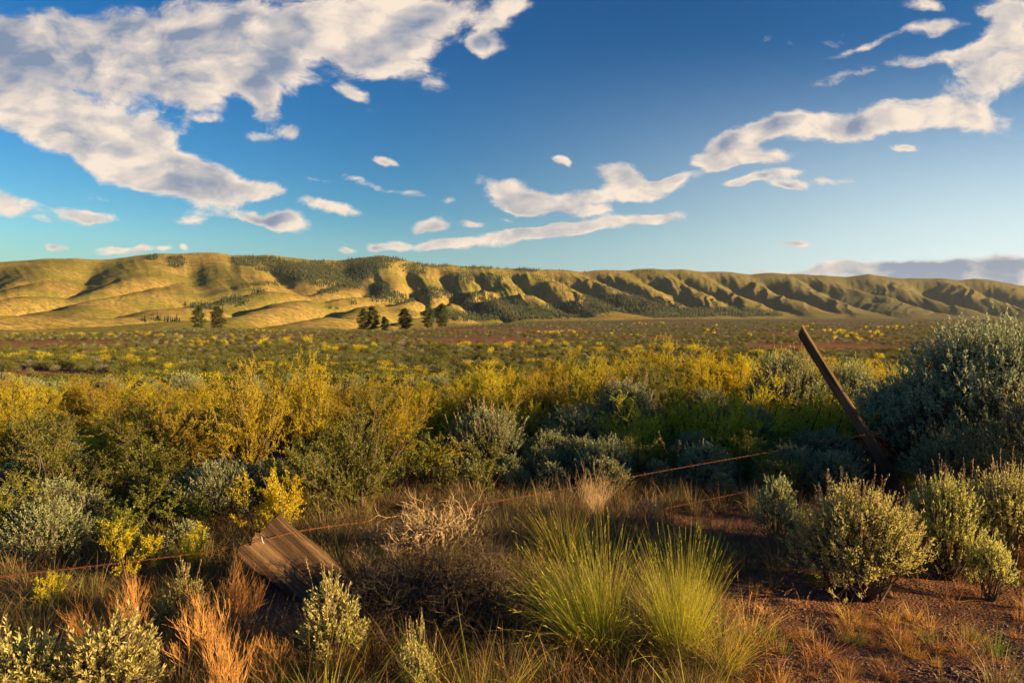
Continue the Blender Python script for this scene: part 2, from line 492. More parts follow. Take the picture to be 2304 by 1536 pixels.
# ------------------------------------------------------------------ hills
CR_PX = [-900, -300, 0, 130, 260, 325, 417, 490, 520, 600, 650, 700, 780, 860, 910, 950, 1100, 1200, 1310, 1400, 1465, 1510, 1600, 1690, 1780, 1900, 1953, 2000, 2060, 2120, 2190, 2304, 2500, 3300]
CR_Y = [600, 590, 587, 584.5, 582, 576.5, 568.5, 571, 577, 573, 580, 584, 583, 577, 583, 595, 603, 606.5, 611, 608, 605.5, 606.5, 612, 616, 616.5, 622, 618, 623, 627, 626, 628, 640, 655, 670]
SPURS = [(-760, -900), (-560, -680), (-420, -520), (-110, -220), (110, -20), (328, 200), (500, 710), (645, 830),
         (865, 935), (945, 1010), (1000, 1135), (1085, 1215), (1167, 1350), (1256, 1490), (1352, 1560), (1458, 1660), (1530, 1730), (1625, 1850),
         (1731, 1930), (1800, 2060), (1953, 2180), (2080, 2330), (2210, 2480), (2380, 2650), (2600, 2850), (2850, 3100), (3200, 3400)]
HILL = {}


def build_hills():
    nc, nr = 1300, 340
    px = np.linspace(-700, 3050, nc)
    t = np.concatenate([np.linspace(0, 1.0, nr - 40) ** 1.1, np.linspace(1.0, 1.5, 41)[1:]])
    PX, T = np.meshgrid(px, t)
    Yb = np.interp(PX, [-700, 0, 400, 800, 1100, 1500, 1900, 2304, 3050], [600, 700, 850, 1000, 1500, 2200, 2900, 3500, 4200])
    Yc = np.interp(PX, [-700, 0, 420, 860, 1160, 1500, 1900, 2304, 3050], [2100, 2500, 2900, 3350, 3650, 4000, 4500, 5000, 5700])
    ce = HZ - np.interp(PX, CR_PX, CR_Y)
    ce = ce + fbm(PX / 60, PX * 0, 3, 77) * 4
    E = np.interp(PX, EDGE_PX, EDGE_E)
    T1 = np.minimum(T, 1)
    right = sstep(1000, 1500, PX)
    g = (0.62 - 0.1 * right) * T1 + (0.38 + 0.1 * right) * T1 ** 2
    over = np.maximum(T - 1, 0)
    e = -E - 4 * (1 - T1) ** 6 + (ce + E) * g
    Yd = Yb + (Yc - Yb) * T
    U = (PX - 1152) / F
    X = U * Yd
    H = e * Yd / F + CAMZ
    H = np.where(T > 1, (ce * Yc / F + CAMZ) - (over * 1200) ** 1.15 * 0.06, H)
    # spurs
    warp = fbm(X / 420, Yd / 420, 3, 3) * 60 + fbm(X / 130, Yd / 130, 2, 4) * 14
    tt = np.clip((T - 0.22) / 0.78, -0.4, 1.0)
    val = np.zeros_like(H); var = np.ones_like(H); rs = np.random.default_rng(12); spac = np.ones_like(H) * 100
    PW = PX + warp * (1 - 0.6 * T1)
    for (a0, b0), (a1, b1) in zip(SPURS[:-1], SPURS[1:]):
        p0 = b0 + (a0 - b0) * tt; p1 = b1 + (a1 - b1) * tt
        m = (PW >= p0) & (PW < p1)
        q = (PW - p0) / (p1 - p0)
        q = np.where(q < .55, q / .55 * .5, .5 + (q - .55) / .45 * .5)     # gentle far flank, steeper near flank
        vv = np.sqrt(np.cos(np.pi * q) ** 2 + .02)
        val = np.where(m, vv, val); var = np.where(m, rs.uniform(.65, 1.25), var); spac = np.where(m, (p1 - p0) * Yd / F, spac)
    lf = sstep(1050, 800, PX)
    amp = np.clip(spac * (0.25 - .07 * lf), 10, 90) * var
    win = sstep(0.02 + .10 * lf, 0.5 + .48 * lf, T) * (1 - 0.86 * sstep(0.74 + .08 * lf, 1.0, T)) * (1 - sstep(1, 1.2, T))
    H = H + (amp * (val - 1.0) + 0.36 * np.clip(0.24 * 160 * Yd / F, 10, 75)) * win
    # side gullies
    gn = 1 - np.abs(fbm(PW / 26 + T * 3, T * 3.2, 2, 55)) * 4
    H = H + (gn - 0.7) * 9 * win * (1 - .75 * lf) * (0.4 + 0.6 * val)
    g2 = 1 - np.abs(fbm(PW / 9 + T * 6, T * 4, 2, 57)) * 4
    H = H + (g2 - 0.7) * 2.4 * (1 - .85 * lf) * sstep(.15, .5, T) * sstep(1.0, .92, T)
    # swells and long low folds of the foothills
    low = sstep(1500, 900, PX)
    qx = (X + fbm(X / 600, Yd / 600, 3, 21) * 420 - Yd * .06) / 215
    rv_ = np.abs(np.cos(np.pi * qx)) ** .8
    am = 14 + 44 * np.clip(fbm(X / 500 + 5, Yd / 900, 2, 22) + .45, 0, 1)
    H = H + low * sstep(0.03, 0.2, T) * sstep(0.85, 0.5, T) * (rv_ - .6) * am
    H = H + fbm(X / 300, Yd / 300, 5, 12) * 22 * sstep(0, .15, T) * (1 - .8 * sstep(.8, 1, T))
    H = H + fbm(X / 60, Yd / 60, 3, 14) * 3.0 * sstep(0, .1, T) * (1 - .6 * sstep(.8, 1, T))
    # sink the front edge under the plain
    H = H - 14 * (1 - sstep(0, 0.03, T))
    v = np.stack([X, Yd, H], -1).reshape(-1, 3)
    R_, C_ = len(t), nc
    i = np.arange(R_ - 1)[:, None] * C_; j = np.arange(C_ - 1)[None, :]
    b = i + j
    q = np.stack([b, b + 1, b + 1 + C_, b + C_], -1).reshape(-1, 4)
    me = new_mesh('hills', v, quads=q, smooth=True)
    m, w = new_mat('hill_grass')
    tc = w.n('ShaderNodeTexCoord'); co = tc.outputs['Object']
    geo = w.n('ShaderNodeNewGeometry')
    mp = w.n('ShaderNodeMapping', {'Vector': co, 'Scale': (.004, .012, .02), 'Rotation': (0, 0, -.45)})
    n1 = w.n('ShaderNodeTexNoise', {'Vector': mp.outputs[0], 'Scale': 2.0, 'Detail': 9.0, 'Roughness': .68}).outputs[0]
    n2 = w.n('ShaderNodeTexNoise', {'Vector': co, 'Scale': .0035, 'Detail': 5.0}).outputs[0]
    n3 = w.n('ShaderNodeTexNoise', {'Vector': co, 'Scale': .09, 'Detail': 6.0, 'Roughness': .7}).outputs[0]
    n5 = w.n('ShaderNodeTexNoise', {'Vector': mp.outputs[0], 'Scale': 9.0, 'Detail': 6.0, 'Roughness': .7}).outputs[0]
    c = w.mix(w.smooth(n1, .38, .62), (.30, .215, .05), (.38, .27, .095))
    c = w.mix(w.smooth(n2, .45, .60, 0, .7), c, (.17, .18, .03))
    c = w.mix(w.smooth(n5, .47, .58, 0, .7), c, (.12, .105, .045))
    c = w.mix(w.smooth(n3, .5, .62, 0, .7), c, (.11, .10, .045))
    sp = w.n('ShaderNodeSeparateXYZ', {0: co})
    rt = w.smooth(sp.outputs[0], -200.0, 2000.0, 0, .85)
    c = w.mix(rt, c, (.105, .10, .06))  # greyer, darker grass to the right: shade on that range put into the colour
    bp = w.n('ShaderNodeBump', {'Strength': .55, 'Distance': 6.0, 'Height': w.math('ADD', n3, w.math('MULTIPLY', n5, .6))})
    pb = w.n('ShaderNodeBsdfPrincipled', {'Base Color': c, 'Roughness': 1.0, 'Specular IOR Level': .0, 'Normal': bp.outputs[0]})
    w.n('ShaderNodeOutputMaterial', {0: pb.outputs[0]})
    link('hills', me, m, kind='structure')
    app = (H - CAMZ) / Yd * F
    vis = app >= np.maximum.accumulate(app, axis=0) - 0.3
    HILL.update(PX=PX, X=X, Y=Yd, H=H, APY=HZ - app, vis=vis & (T <= 1.02), T=T)


build_hills()


# ------------------------------------------------------------------ plant generators
def wander(p, d, L, n, r, wob=.15, up=0.0):
    pts = [np.array(p, float)]
    d = np.array(d, float)
    for _ in range(n):
        d = d + r.normal(size=3) * wob + np.array([0, 0, up])
        d = d / (np.linalg.norm(d) + 1e-9)
        pts.append(pts[-1] + d * L / n)
    return np.array(pts), d


def cone_dir(r, axis, a):
    """random direction about axis within angle a (radians, mean)"""
    v = norm(np.cross(axis, r.normal(size=3)))
    return norm(np.asarray(axis) * math.cos(a) + v * math.sin(a))


def gen_bitter(seed, H=1.2, n_main=12, n_sec=7, n_ter=4, leaf=.017, step=.012, spread=.75, lw=.45, per=3, bare=.25):
    r = np.random.default_rng(seed)
    stems = []; LP = []; LA = []
    for i in range(n_main):
        az = i / n_main * 6.283 + r.uniform(-.4, .4)
        tilt = r.uniform(.08, spread)
        d = np.array([math.sin(tilt) * math.cos(az), math.sin(tilt) * math.sin(az), math.cos(tilt)])
        L = H * r.uniform(.65, 1.05) * (1 - .12 * tilt)
        pts, _ = wander([r.normal() * .04, r.normal() * .04, -.03], d, L, 8, r, .14, .05)
        stems.append((pts, np.linspace(.016, .004, 9) * H))
        for k in range(n_sec):
            f = r.uniform(bare, 1.0)
            idx = f * 8; i0 = min(int(idx), 7)
            p = pts[i0] + (pts[i0 + 1] - pts[i0]) * (idx - i0)
            ax = norm(pts[i0 + 1] - pts[i0])
            d2 = cone_dir(r, ax, r.uniform(.4, 1.0))
            L2 = H * r.uniform(.16, .36) * (1.15 - .5 * f)
            p2, _ = wander(p, d2, L2, 5, r, .18, .10)
            stems.append((p2, np.linspace(.005, .002, 6) * H))
            subs = [(p2, L2)]
            for m in range(n_ter):
                f3 = r.uniform(.2, 1.0) * 5; j0 = min(int(f3), 4)
                p3s = p2[j0] + (p2[j0 + 1] - p2[j0]) * (f3 - j0)
                d3 = cone_dir(r, norm(p2[j0 + 1] - p2[j0]), r.uniform(.5, 1.1))
                L3 = H * r.uniform(.05, .16)
                p3, _ = wander(p3s, d3, L3, 3, r, .2, .16)
                stems.append((p3, np.linspace(.0022, .001, 4) * H))
                subs.append((p3, L3))
            for (pp, LL) in subs:
                nn = max(2, int(LL / step))
                s = np.linspace(.1, 1, nn) * (len(pp) - 1)
                a0 = np.minimum(s.astype(int), len(pp) - 2)
                q = pp[a0] + (pp[a0 + 1] - pp[a0]) * (s - a0)[:, None]
                ax = norm(pp[a0 + 1] - pp[a0])
                q = np.repeat(q, per, 0); ax = np.repeat(ax, per, 0)
                LP.append(q + r.normal(size=q.shape) * leaf * .25)
                LA.append(ax * .6 + r.normal(size=q.shape) * .75)
    LP = np.concatenate(LP); LA = np.concatenate(LA)
    lv = leaves(LP, LA, leaf * r.uniform(.6, 1.3, len(LP)), leaf * lw * r.uniform(.7, 1.3, len(LP)), r, .6)
    return tubes(stems), lv


def gen_sage(seed, H=.8, W=.9, n_lobe=34, tips=14, per=16, leaf=.026, lw=.0055, tip_len=.10, seedheads=0, open_=0.0):
    """dome of upright leafy plumes on twisted stems"""
    r = np.random.default_rng(seed)
    stems = []; LP = []; LA = []; SP = []; seeds = []
    for i in range(n_lobe):
        # lobe centre spread over a dome
        cz = r.uniform(.0, 1) ** .8
        az = i * 2.39996 + r.uniform(-.3, .3)
        rad = math.sqrt(max(0, 1 - cz ** 2)) * r.uniform(.75, 1.0)
        c = np.array([rad * math.cos(az) * W * .5 * .86, rad * math.sin(az) * W * .5 * .86, H * (.26 + .6 * cz * r.uniform(.82, 1.05))])
        out = norm(np.array([c[0] * 1.0 / W, c[1] * 1.0 / W, .35 * H + c[2] * .5]))
        base = np.array([r.normal() * .05 * W, r.normal() * .05 * W, -.02])
        n = 7
        tpar = np.linspace(0, 1, n)[:, None]
        ctrl = np.array([c[0] * .75, c[1] * .75, c[2] * .35])
        pts = (1 - tpar) ** 2 * base + 2 * tpar * (1 - tpar) * ctrl + tpar ** 2 * c
        pts[1:-1] += r.normal(size=(n - 2, 3)) * .02 * W
        stems.append((pts, np.linspace(.014, .004, n) * max(H, .5)))
        lr = W * r.uniform(.09, .15)
        for k in range(tips):
            o = r.normal(size=3) * np.array([1, 1, .7]) * lr * .62
            p = c + o - out * tip_len * .6
            d = norm(out * .8 + norm(o + 1e-6) * .45 + np.array([0, 0, .35]) + r.normal(size=3) * .12)
            L = tip_len * r.uniform(.7, 1.4)
            tp, _ = wander(p, d, L, 3, r, .10, .05)
            stems.append((np.array([c - out * lr * .6, p]), np.array([.003, .002])))
            stems.append((tp, np.array([.002, .0018, .0015, .001])))
            s = r.uniform(0, 1, per) ** .8 * 3
            a0 = np.minimum(s.astype(int), 2)
            q = tp[a0] + (tp[a0 + 1] - tp[a0]) * (s - a0)[:, None]
            LP.append(q)
            LA.append(d * .9 + r.normal(size=q.shape) * .42)
            if seedheads and cz > .35 and r.random() < seedheads:
                sp, _ = wander(tp[-1], norm(d + np.array([0, 0, 1.0])), r.uniform(.08, .17), 4, r, .05, .05)
                s = np.linspace(.2, 4, 26) * .999
                a0 = np.minimum(s.astype(int), 3)
                q = sp[a0] + (sp[a0 + 1] - sp[a0]) * (s - a0)[:, None]
                seeds.append((sp, q))
    LP = np.concatenate(LP); LA = np.concatenate(LA)
    n = len(LP)
    lv = leaves(LP, LA, leaf * r.uniform(.65, 1.3, n), lw * r.uniform(.8, 1.4, n), r, .65)
    sv = None
    if seeds:
        q = np.concatenate([s[1] for s in seeds])
        a = r.normal(size=q.shape) * .5 + np.array([0, 0, .9])
        s1 = leaves(q, a, .014, .005, r)
        s2 = tubes([(s[0], np.array([.0015] * 5)) for s in seeds])
        sv = merge([s1, s2])
    return tubes(stems), lv, sv


def gen_twigs(seed, H=.5, n=16, spread=.45, depth=3, wob=.06, rad=.0035, fork=(2, 4), up=.08, kids=4):
    r = np.random.default_rng(seed)
    out = []

    def rec(p, d, L, rd, lv):
        pts, dd = wander(p, d, L, 5, r, wob, up)
        out.append((pts, np.linspace(rd, rd * .55, 6)))
        if lv <= 0: return
        for _ in range(r.integers(fork[0], fork[1] + 1)):
            f = r.uniform(.35, 1) * 5; i0 = min(int(f), 4)
            q = pts[i0] + (pts[i0 + 1] - pts[i0]) * (f - i0)
            rec(q, cone_dir(r, norm(pts[i0 + 1] - pts[i0]), r.uniform(.2, .6)), L * r.uniform(.5, .85), rd * .62, lv - 1)
    for i in range(n):
        az = r.uniform(0, 6.283); tl = abs(r.normal()) * spread
        d = np.array([math.sin(tl) * math.cos(az), math.sin(tl) * math.sin(az), math.cos(tl)])
        rec([r.normal() * .04 * H, r.normal() * .04 * H, -.02], d, H * r.uniform(.35, .55), rad, depth)
    return tubes(out)


def gen_bunch(seed, n=700, H=.85, W=.10, spread=.5, lean=(0, 0), wd=.0035, droop=.25, heads=0.35):
    r = np.random.default_rng(seed)
    az = r.uniform(0, 6.283, n); rr = np.sqrt(r.uniform(0, 1, n)) * W
    P = np.stack([rr * np.cos(az), rr * np.sin(az), np.full(n, -.02)], -1)
    tl = np.abs(r.normal(size=n)) * spread * .6 + rr / W * spread * .5
    az2 = az + r.normal(size=n) * .8
    D = np.stack([np.sin(tl) * np.cos(az2) + lean[0], np.sin(tl) * np.sin(az2) + lean[1], np.cos(tl)], -1)
    L = H * r.uniform(.45, 1.08, n)
    v, q = blades(P, D, L, wd * r.uniform(.6, 1.3, n), r, droop * (.2 + r.exponential(.9, n)), 6)
    parts = [(v, q)]
    k = int(n * heads)
    if k:
        tip = v.reshape(n, 7, 2, 3).mean(2)
        pts = tip[:k, 5]; dr = norm(tip[:k, 6] - tip[:k, 4])
        hp = np.repeat(pts, 5, 0) + np.repeat(dr, 5, 0) * (np.tile(np.arange(5), k) * .016)[:, None]
        parts.append(leaves(hp, np.repeat(dr, 5, 0) + r.normal(size=hp.shape) * .12, .026, .006, r))
    return merge(parts)


def gen_tuft(seed, n=60, H=.16, W=.04, spread=.8, wd=.0025, droop=.5, seg=3):
    r = np.random.default_rng(seed)
    az = r.uniform(0, 6.283, n); rr = np.sqrt(r.uniform(0, 1, n)) * W
    P = np.stack([rr * np.cos(az), rr * np.sin(az), np.full(n, -.01)], -1)
    tl = np.abs(r.normal(size=n)) * spread * .7
    D = np.stack([np.sin(tl) * np.cos(az), np.sin(tl) * np.sin(az), np.cos(tl)], -1)
    return blades(P, D, H * r.uniform(.4, 1.2, n), wd * r.uniform(.6, 1.4, n), r, droop * r.uniform(.2, 1.5, n), seg)


def gen_blob(seed, H, W, n, leaf, upbias=.6, lumps=9):
    """coarse distant shrub: leaf clumps spread over several lumps"""
    r = np.random.default_rng(seed)
    P = []
    for i in range(lumps):
        az = r.uniform(0, 6.283); rad = math.sqrt(r.uniform()) * W * .34
        c = np.array([rad * math.cos(az), rad * math.sin(az), H * r.uniform(.35, .72)])
        q = norm(r.normal(size=(n // lumps, 3))) * (r.uniform(.3, 1, (n // lumps, 1)) ** .5)
        q[:, 2] = np.where(q[:, 2] < 0, q[:, 2] * .9, q[:, 2])
        P.append(c + q * np.array([W * .24, W * .24, H * .33]))
    P = np.concatenate(P)
    P[:, 2] = np.abs(P[:, 2])
    A = r.normal(size=P.shape) + np.array([0, 0, upbias])
    lv = leaves(P, A, leaf * r.uniform(.6, 1.5, len(P)), leaf * .5 * r.uniform(.6, 1.3, len(P)), r, .5)
    return lv


def gen_pine(seed, H=16.0, W=8.0, n=2600, leaf=.62):
    r = np.random.default_rng(seed)
    stems = []
    pts = np.array([[r.normal() * .08 * i, r.normal() * .08 * i, H * i / 8 * .97 - .3] for i in range(9)])
    tr = tubes([(pts, np.linspace(.34, .05, 9))], 7)
    P = []; br = []
    nb = 64
    for i in range(nb):
        f = (i + .5) / nb
        z = H * (.10 + .88 * f)
        prof = (math.sin(min(1, (1 - f) * 1.9 + .06) * math.pi / 2)) * r.uniform(.6, 1.15)
        L = W * .5 * prof * (1.0 if f > .12 else .75)
        az = i * 2.4 + r.uniform(-.5, .5)
        c = np.array([pts[min(8, int(f * 8))][0], pts[min(8, int(f * 8))][1], z])
        d = np.array([math.cos(az), math.sin(az), r.uniform(-.12, .25)])
        e = c + d * L
        br.append((np.array([c, (c + e) / 2 - [0, 0, .1], e]), np.array([.07, .05, .02])))
        k = int(n / nb)
        s = r.uniform(.25, 1.05, k)
        # tufts bunched in a few clumps along the branch
        cl = r.choice([.45, .7, .95], k)
        s = .35 * s + .65 * cl
        q = c + (e - c) * s[:, None] + r.normal(size=(k, 3)) * np.array([.42, .42, .28]) * (W / 8)
        P.append(q)
    P = np.concatenate(P)
    A = r.normal(size=P.shape) + np.array([0, 0, .5])
    lv = leaves(P, A, leaf * r.uniform(.5, 1.1, len(P)), leaf * .42 * r.uniform(.6, 1.2, len(P)), r, .5)
    return tr, tubes(br), lv


def gen_farpine(seed, H=1.0):
    r = np.random.default_rng(seed)
    V = []; T = []; off = 0
    k = 7
    for L in range(5):
        z0 = H * (.06 + .18 * L); z1 = z0 + H * .30
        rad = H * .19 * (1 - L / 5.6) * r.uniform(.8, 1.15)
        a = np.arange(k) * 6.283 / k + r.uniform(0, 1)
        rr = rad * r.uniform(.6, 1.2, k)
        ring = np.stack([rr * np.cos(a), rr * np.sin(a), z0 + r.uniform(-.03, .03, k) * H], -1)
        V.append(ring); V.append(np.array([[r.normal() * .01 * H, r.normal() * .01 * H, min(z1, H)]]))
        for i in range(k):
            T.append((off + i, off + (i + 1) % k, off + k))
        off += k + 1
    return np.concatenate(V), np.array(T)


# ------------------------------------------------------------------ prototypes (meshes shared by all copies)
MESH = {}


def mk(key, vq, mat):
    me = new_mesh(key, vq[0], quads=vq[1])
    me.materials.append(mat)
    MESH[key] = me
    return me


BIT = []
for i, (sd, h, nm, sp) in enumerate([(1, 1.2, 14, .75), (2, 1.2, 12, .6), (3, 1.15, 15, .95), (4, 1.25, 13, .7)]):
    s, l = gen_bitter(sd, h, nm + 3, 10, 5, leaf=.018, step=.0125, spread=sp, bare=.10)
    a = mk('bitter_stems_%d' % i, s, M_BARK)
    l1 = mk('bitter_leaf_%d' % i, l, M_BITTER)
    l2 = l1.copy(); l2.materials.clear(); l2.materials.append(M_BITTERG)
    BIT.append((a, l1, l2, h))
SBIT = []
for i, (sd, h, nm, sp) in enumerate([(11, .6, 10, .7), (12, .6, 7, .85)]):
    s, l = gen_bitter(sd, h, nm, 6, 4, leaf=.019, step=.012, spread=sp, per=4)
    SBIT.append((mk('sbitter_stems_%d' % i, s, M_BARK), mk('sbitter_leaf_%d' % i, l, M_BITTER), None, h))
SBITG = []; BITIDX = {}
for i, q_ in enumerate(SBIT):
    m_ = q_[1].copy(); m_.materials.clear(); m_.materials.append(M_BITTERG); SBITG.append(m_); BITIDX[q_[1].name] = i
SAG = []       # (stems, leaves, seeds, H, W)
for i, (sd, h, w_, nl, tp, sh, mt) in enumerate([(21, 1.6, 2.1, 150, 24, 0, M_SAGEB), (22, 1.5, 1.8, 120, 24, 0, M_SAGEB), (23, .85, 1.0, 60, 18, .06, M_SAGE),
                                                 (24, .8, .95, 56, 18, .02, M_SAGE), (25, .75, .85, 60, 18, .10, M_SAGEY), (26, .5, .5, 26, 12, .0, M_SAGEY), (27, .45, .45, 24, 12, 0, M_SAGE),
                                                 (28, .5, .42, 22, 13, .08, M_SAGEY)]):
    s, l, sv = gen_sage(sd, h, w_, nl, tp, per=18 if h < 1 else 16, seedheads=sh, tip_len=.10 if h > .6 else .075, leaf=.036 if h > 1 else .025, lw=.010 if h > 1 else .0065)
    SAG.append((mk('sage_stems_%d' % i, s, M_BARK), mk('sage_leaf_%d' % i, l, mt), mk('sage_seed_%d' % i, sv, M_SEED) if sv else None, h, w_))
FARB = [mk('far_bitter_%d' % i, gen_blob(40 + i, 1.0, 1.1, 900, .07), M_BITTER) for i in range(3)]
FARBG = []
for me in FARB:
    c_ = me.copy(); c_.materials.clear(); c_.materials.append(M_FARG); FARBG.append(c_)
FARS = [mk('far_sage_%d' % i, gen_blob(50 + i, .7, 1.0, 800, .06, .9), M_FARS) for i in range(3)]


def far_pair(v, q, mat):
    me = new_mesh('far_pine', v, tris=q)
    me.materials.append(mat)
    return me


FARP = [far_pair(*gen_farpine(60 + i), M_PINEF) for i in range(4)]


def place_plant(name, label, cat, protos, x, y, z, sx, sz, rz, group=None, part_names=('stems', 'foliage', 'seed_heads'), tilt=(0, 0)):
    e = bpy.data.objects.new(name, None)
    COL.objects.link(e)
    e.empty_display_size = .2
    e.location = (x, y, z)
    e.scale = (sx, sx, sz)
    e.rotation_euler = (tilt[0], tilt[1], rz)
    tag(e, label, cat, group)
    for me, nm in zip(protos, part_names):
        if me is None: continue
        o = bpy.data.objects.new(nm, me)
        COL.objects.link(o)
        o.parent = e
    return e


def hgt(py_top, y):
    """height above datum of a point seen at row py_top at depth y"""
    u, v = pix2uv(1152, py_top)
    return CAMZ + v * y


def put(kind, idx, px, base, top, wpx, label, rz=0, group=None, green=False, tilt=(0, 0)):
    x, y, z = ground_pt(px, base)
    h = hgt(top, y) - z
    w_ = wpx * y / F
    if kind == 'bitter':
        s, l1, l2, H = BIT[idx]; W = 1.5 * H
        return place_plant('bitterbrush', label, 'shrub', (s, l2 if green else l1), x, y, z, w_ / W, h / (H * .98), rz, group, tilt=tilt)
    if kind == 'sbitter':
        s, l1, l2, H = SBIT[idx]; W = 1.5 * H
        return place_plant('bitterbrush', label, 'shrub', (s, l1), x, y, z, w_ / W, h / (H * .98), rz, group, tilt=tilt)
    if kind == 'sage':
        s, l, sv, H, W = SAG[idx]
        return place_plant('sagebrush', label, 'shrub', (s, l, sv), x, y, z, w_ / (W * 1.12), h / (H * 1.03), rz, group, tilt=tilt)


NEAR = []     # (x, y, radius) of hand placed things, to keep random ones away


def P(kind, idx, px, base, top, wpx, label, **kw):
    x, y, z = ground_pt(px, base)
    NEAR.append((x, y, wpx * y / F * .5))
    return put(kind, idx, px, base, top, wpx, label, **kw)


# --- sagebrush
G_SB = 'sagebrush along the roadside'
P('sage', 0, 2235, 1085, 690, 520, 'huge grey-green sagebrush filling the right edge, taller than the leaning post', rz=.3)
P('sage', 1, 2065, 1040, 815, 330, 'broad dark sagebrush against the left flank of the huge one', rz=1.7)
P('sage', 3, 2150, 1130, 965, 240, 'low teal sagebrush spreading beneath the huge sagebrush', rz=2.2)
P('sage', 3, 2330, 1160, 850, 300, 'brownish green sagebrush cut by the right frame edge under the huge one', rz=5.0)
P('sage', 4, 1930, 1345, 1075, 320, 'round golden-sided sagebrush in front of the leaning post foot', rz=.9)
P('sage', 4, 2125, 1300, 1050, 190, 'pale sagebrush between the round one and the right edge clump', rz=2.9)
P('sage', 4, 2262, 1290, 1035, 230, 'pale yellow-tipped sagebrush at the right frame edge', rz=4.4)
P('sage', 5, 2225, 1350, 1195, 120, 'small bright yellow-green sagebrush below the pale right edge clump', rz=1.2)
P('sage', 6, 1745, 1215, 1065, 120, 'soft green small sagebrush left of the round sagebrush', rz=.4)
P('sage', 2, 1100, 1065, 905, 225, 'rounded blue-grey sagebrush with a few sunlit tips in mid meadow', rz=.6)
P('sage', 3, 1290, 1045, 905, 190, 'dusky sagebrush just right of the rounded mid-meadow one', rz=3.6)
P('sage', 2, 1400, 1010, 845, 220, 'tall dusky teal sagebrush below the bright yellow bushes', rz=2.0)
P('sage', 3, 1590, 990, 868, 150, 'dark sagebrush between the dusky teal one and the brown-topped one', rz=5.4)
P('sage', 2, 1770, 985, 780, 230, 'large brown-topped sagebrush left of the leaning post', rz=4.1)
P('sage', 3, 1915, 990, 800, 170, 'greyish sagebrush standing right behind the leaning post', rz=1.1)
P('sage', 3, 1700, 1030, 905, 140, 'grey sagebrush with pale stalks in front of the brown-topped one', rz=2.7)
P('sage', 6, 1560, 1075, 965, 120, 'low bluish sagebrush in the shade above the upper wire', rz=.2)
P('sage', 5, 1000, 1120, 1040, 70, 'tiny sagebrush sprout below the rounded mid-meadow sagebrush', rz=.2)
P('sage', 6, 1165, 1110, 1045, 70, 'tiny bluish sprout right of the other sprout in the shade', rz=1.9)
P('sage', 6, 1480, 1110, 1030, 80, 'small dim sagebrush left of the low bluish one', rz=3.1)
P('sage', 3, 1850, 1080, 960, 230, 'dark low sagebrush tucked left of the lower half of the leaning post', rz=.8)
P('sage', 5, 255, 1650, 1365, 290, 'pale golden sagebrush at the bottom left beside orange twigs', rz=.5)
P('sage', 5, 50, 1670, 1400, 270, 'pale silvery sagebrush in the bottom left corner', rz=3.3)
P('sage', 7, 750, 1500, 1278, 160, 'silvery upright sagebrush just right of the fallen timber', rz=1.0)
P('sage', 7, 940, 1590, 1385, 95, 'slim pale sagebrush at the bottom centre-left', rz=2.4)
P('sage', 7, 410, 1420, 1265, 110, 'slim pale sagebrush behind the orange twigs', rz=4.4)
# --- bitterbrush
P('sbitter', 0, 625, 1230, 1028, 250, 'bright golden bitterbrush standing behind the fallen timber', rz=.2)
P('sbitter', 1, 285, 1335, 1160, 190, 'sparse gold-leaved bitterbrush above the left orange twigs', rz=1.5)
P('sbitter', 1, 440, 1300, 1175, 130, 'small sparse bitterbrush left of the fallen timber', rz=3.8)
P('sbitter', 1, 110, 1390, 1280, 130, 'small shaded bitterbrush under the wire at far left', rz=2.8)
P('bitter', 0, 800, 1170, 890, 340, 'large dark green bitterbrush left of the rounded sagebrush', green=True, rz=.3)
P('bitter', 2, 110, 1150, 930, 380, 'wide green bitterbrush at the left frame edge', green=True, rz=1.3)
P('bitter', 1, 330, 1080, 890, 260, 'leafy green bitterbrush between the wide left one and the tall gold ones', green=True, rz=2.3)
P('bitter', 3, 545, 1090, 825, 300, 'golden-topped bitterbrush above the bright one by the timber', rz=.7)
P('bitter', 3, 700, 1040, 800, 220, 'tallest golden bitterbrush, with a dark forked trunk', rz=4.2)
P('bitter', 1, 900, 1040, 850, 250, 'golden bitterbrush left of the rounded sagebrush', rz=5.0)
P('bitter', 1, 1210, 945, 832, 130, 'little tree-like bitterbrush with bare dark forked trunk', rz=1.0)
P('bitter', 2, 1475, 930, 768, 190, 'tall bright yellow bitterbrush above the dusky teal sagebrush', rz=2.0)
P('bitter', 0, 1590, 920, 780, 190, 'bright yellow bitterbrush left of the brown-topped sagebrush', rz=3.0)
P('bitter', 3, 1350, 915, 812, 180, 'yellow bitterbrush left of the tall bright yellow one', rz=3.9)
P('bitter', 2, 30, 1000, 850, 260, 'bright golden bitterbrush leaning in from the left frame edge', rz=.1)
P('bitter', 0, 1080, 905, 815, 170, 'yellow bitterbrush behind the little tree-like one', rz=.1)
P('bitter', 1, 1960, 930, 800, 170, 'yellow bitterbrush glimpsed right of the leaning post top', rz=.1)

# --- random bitterbrush field behind the hand placed ones
rr = np.random.default_rng(99)


def free(x, y, rad):
    for (a, b, c) in NEAR:
        if (x - a) ** 2 + (y - b) ** 2 < (rad + c * .7) ** 2: return False
    return True


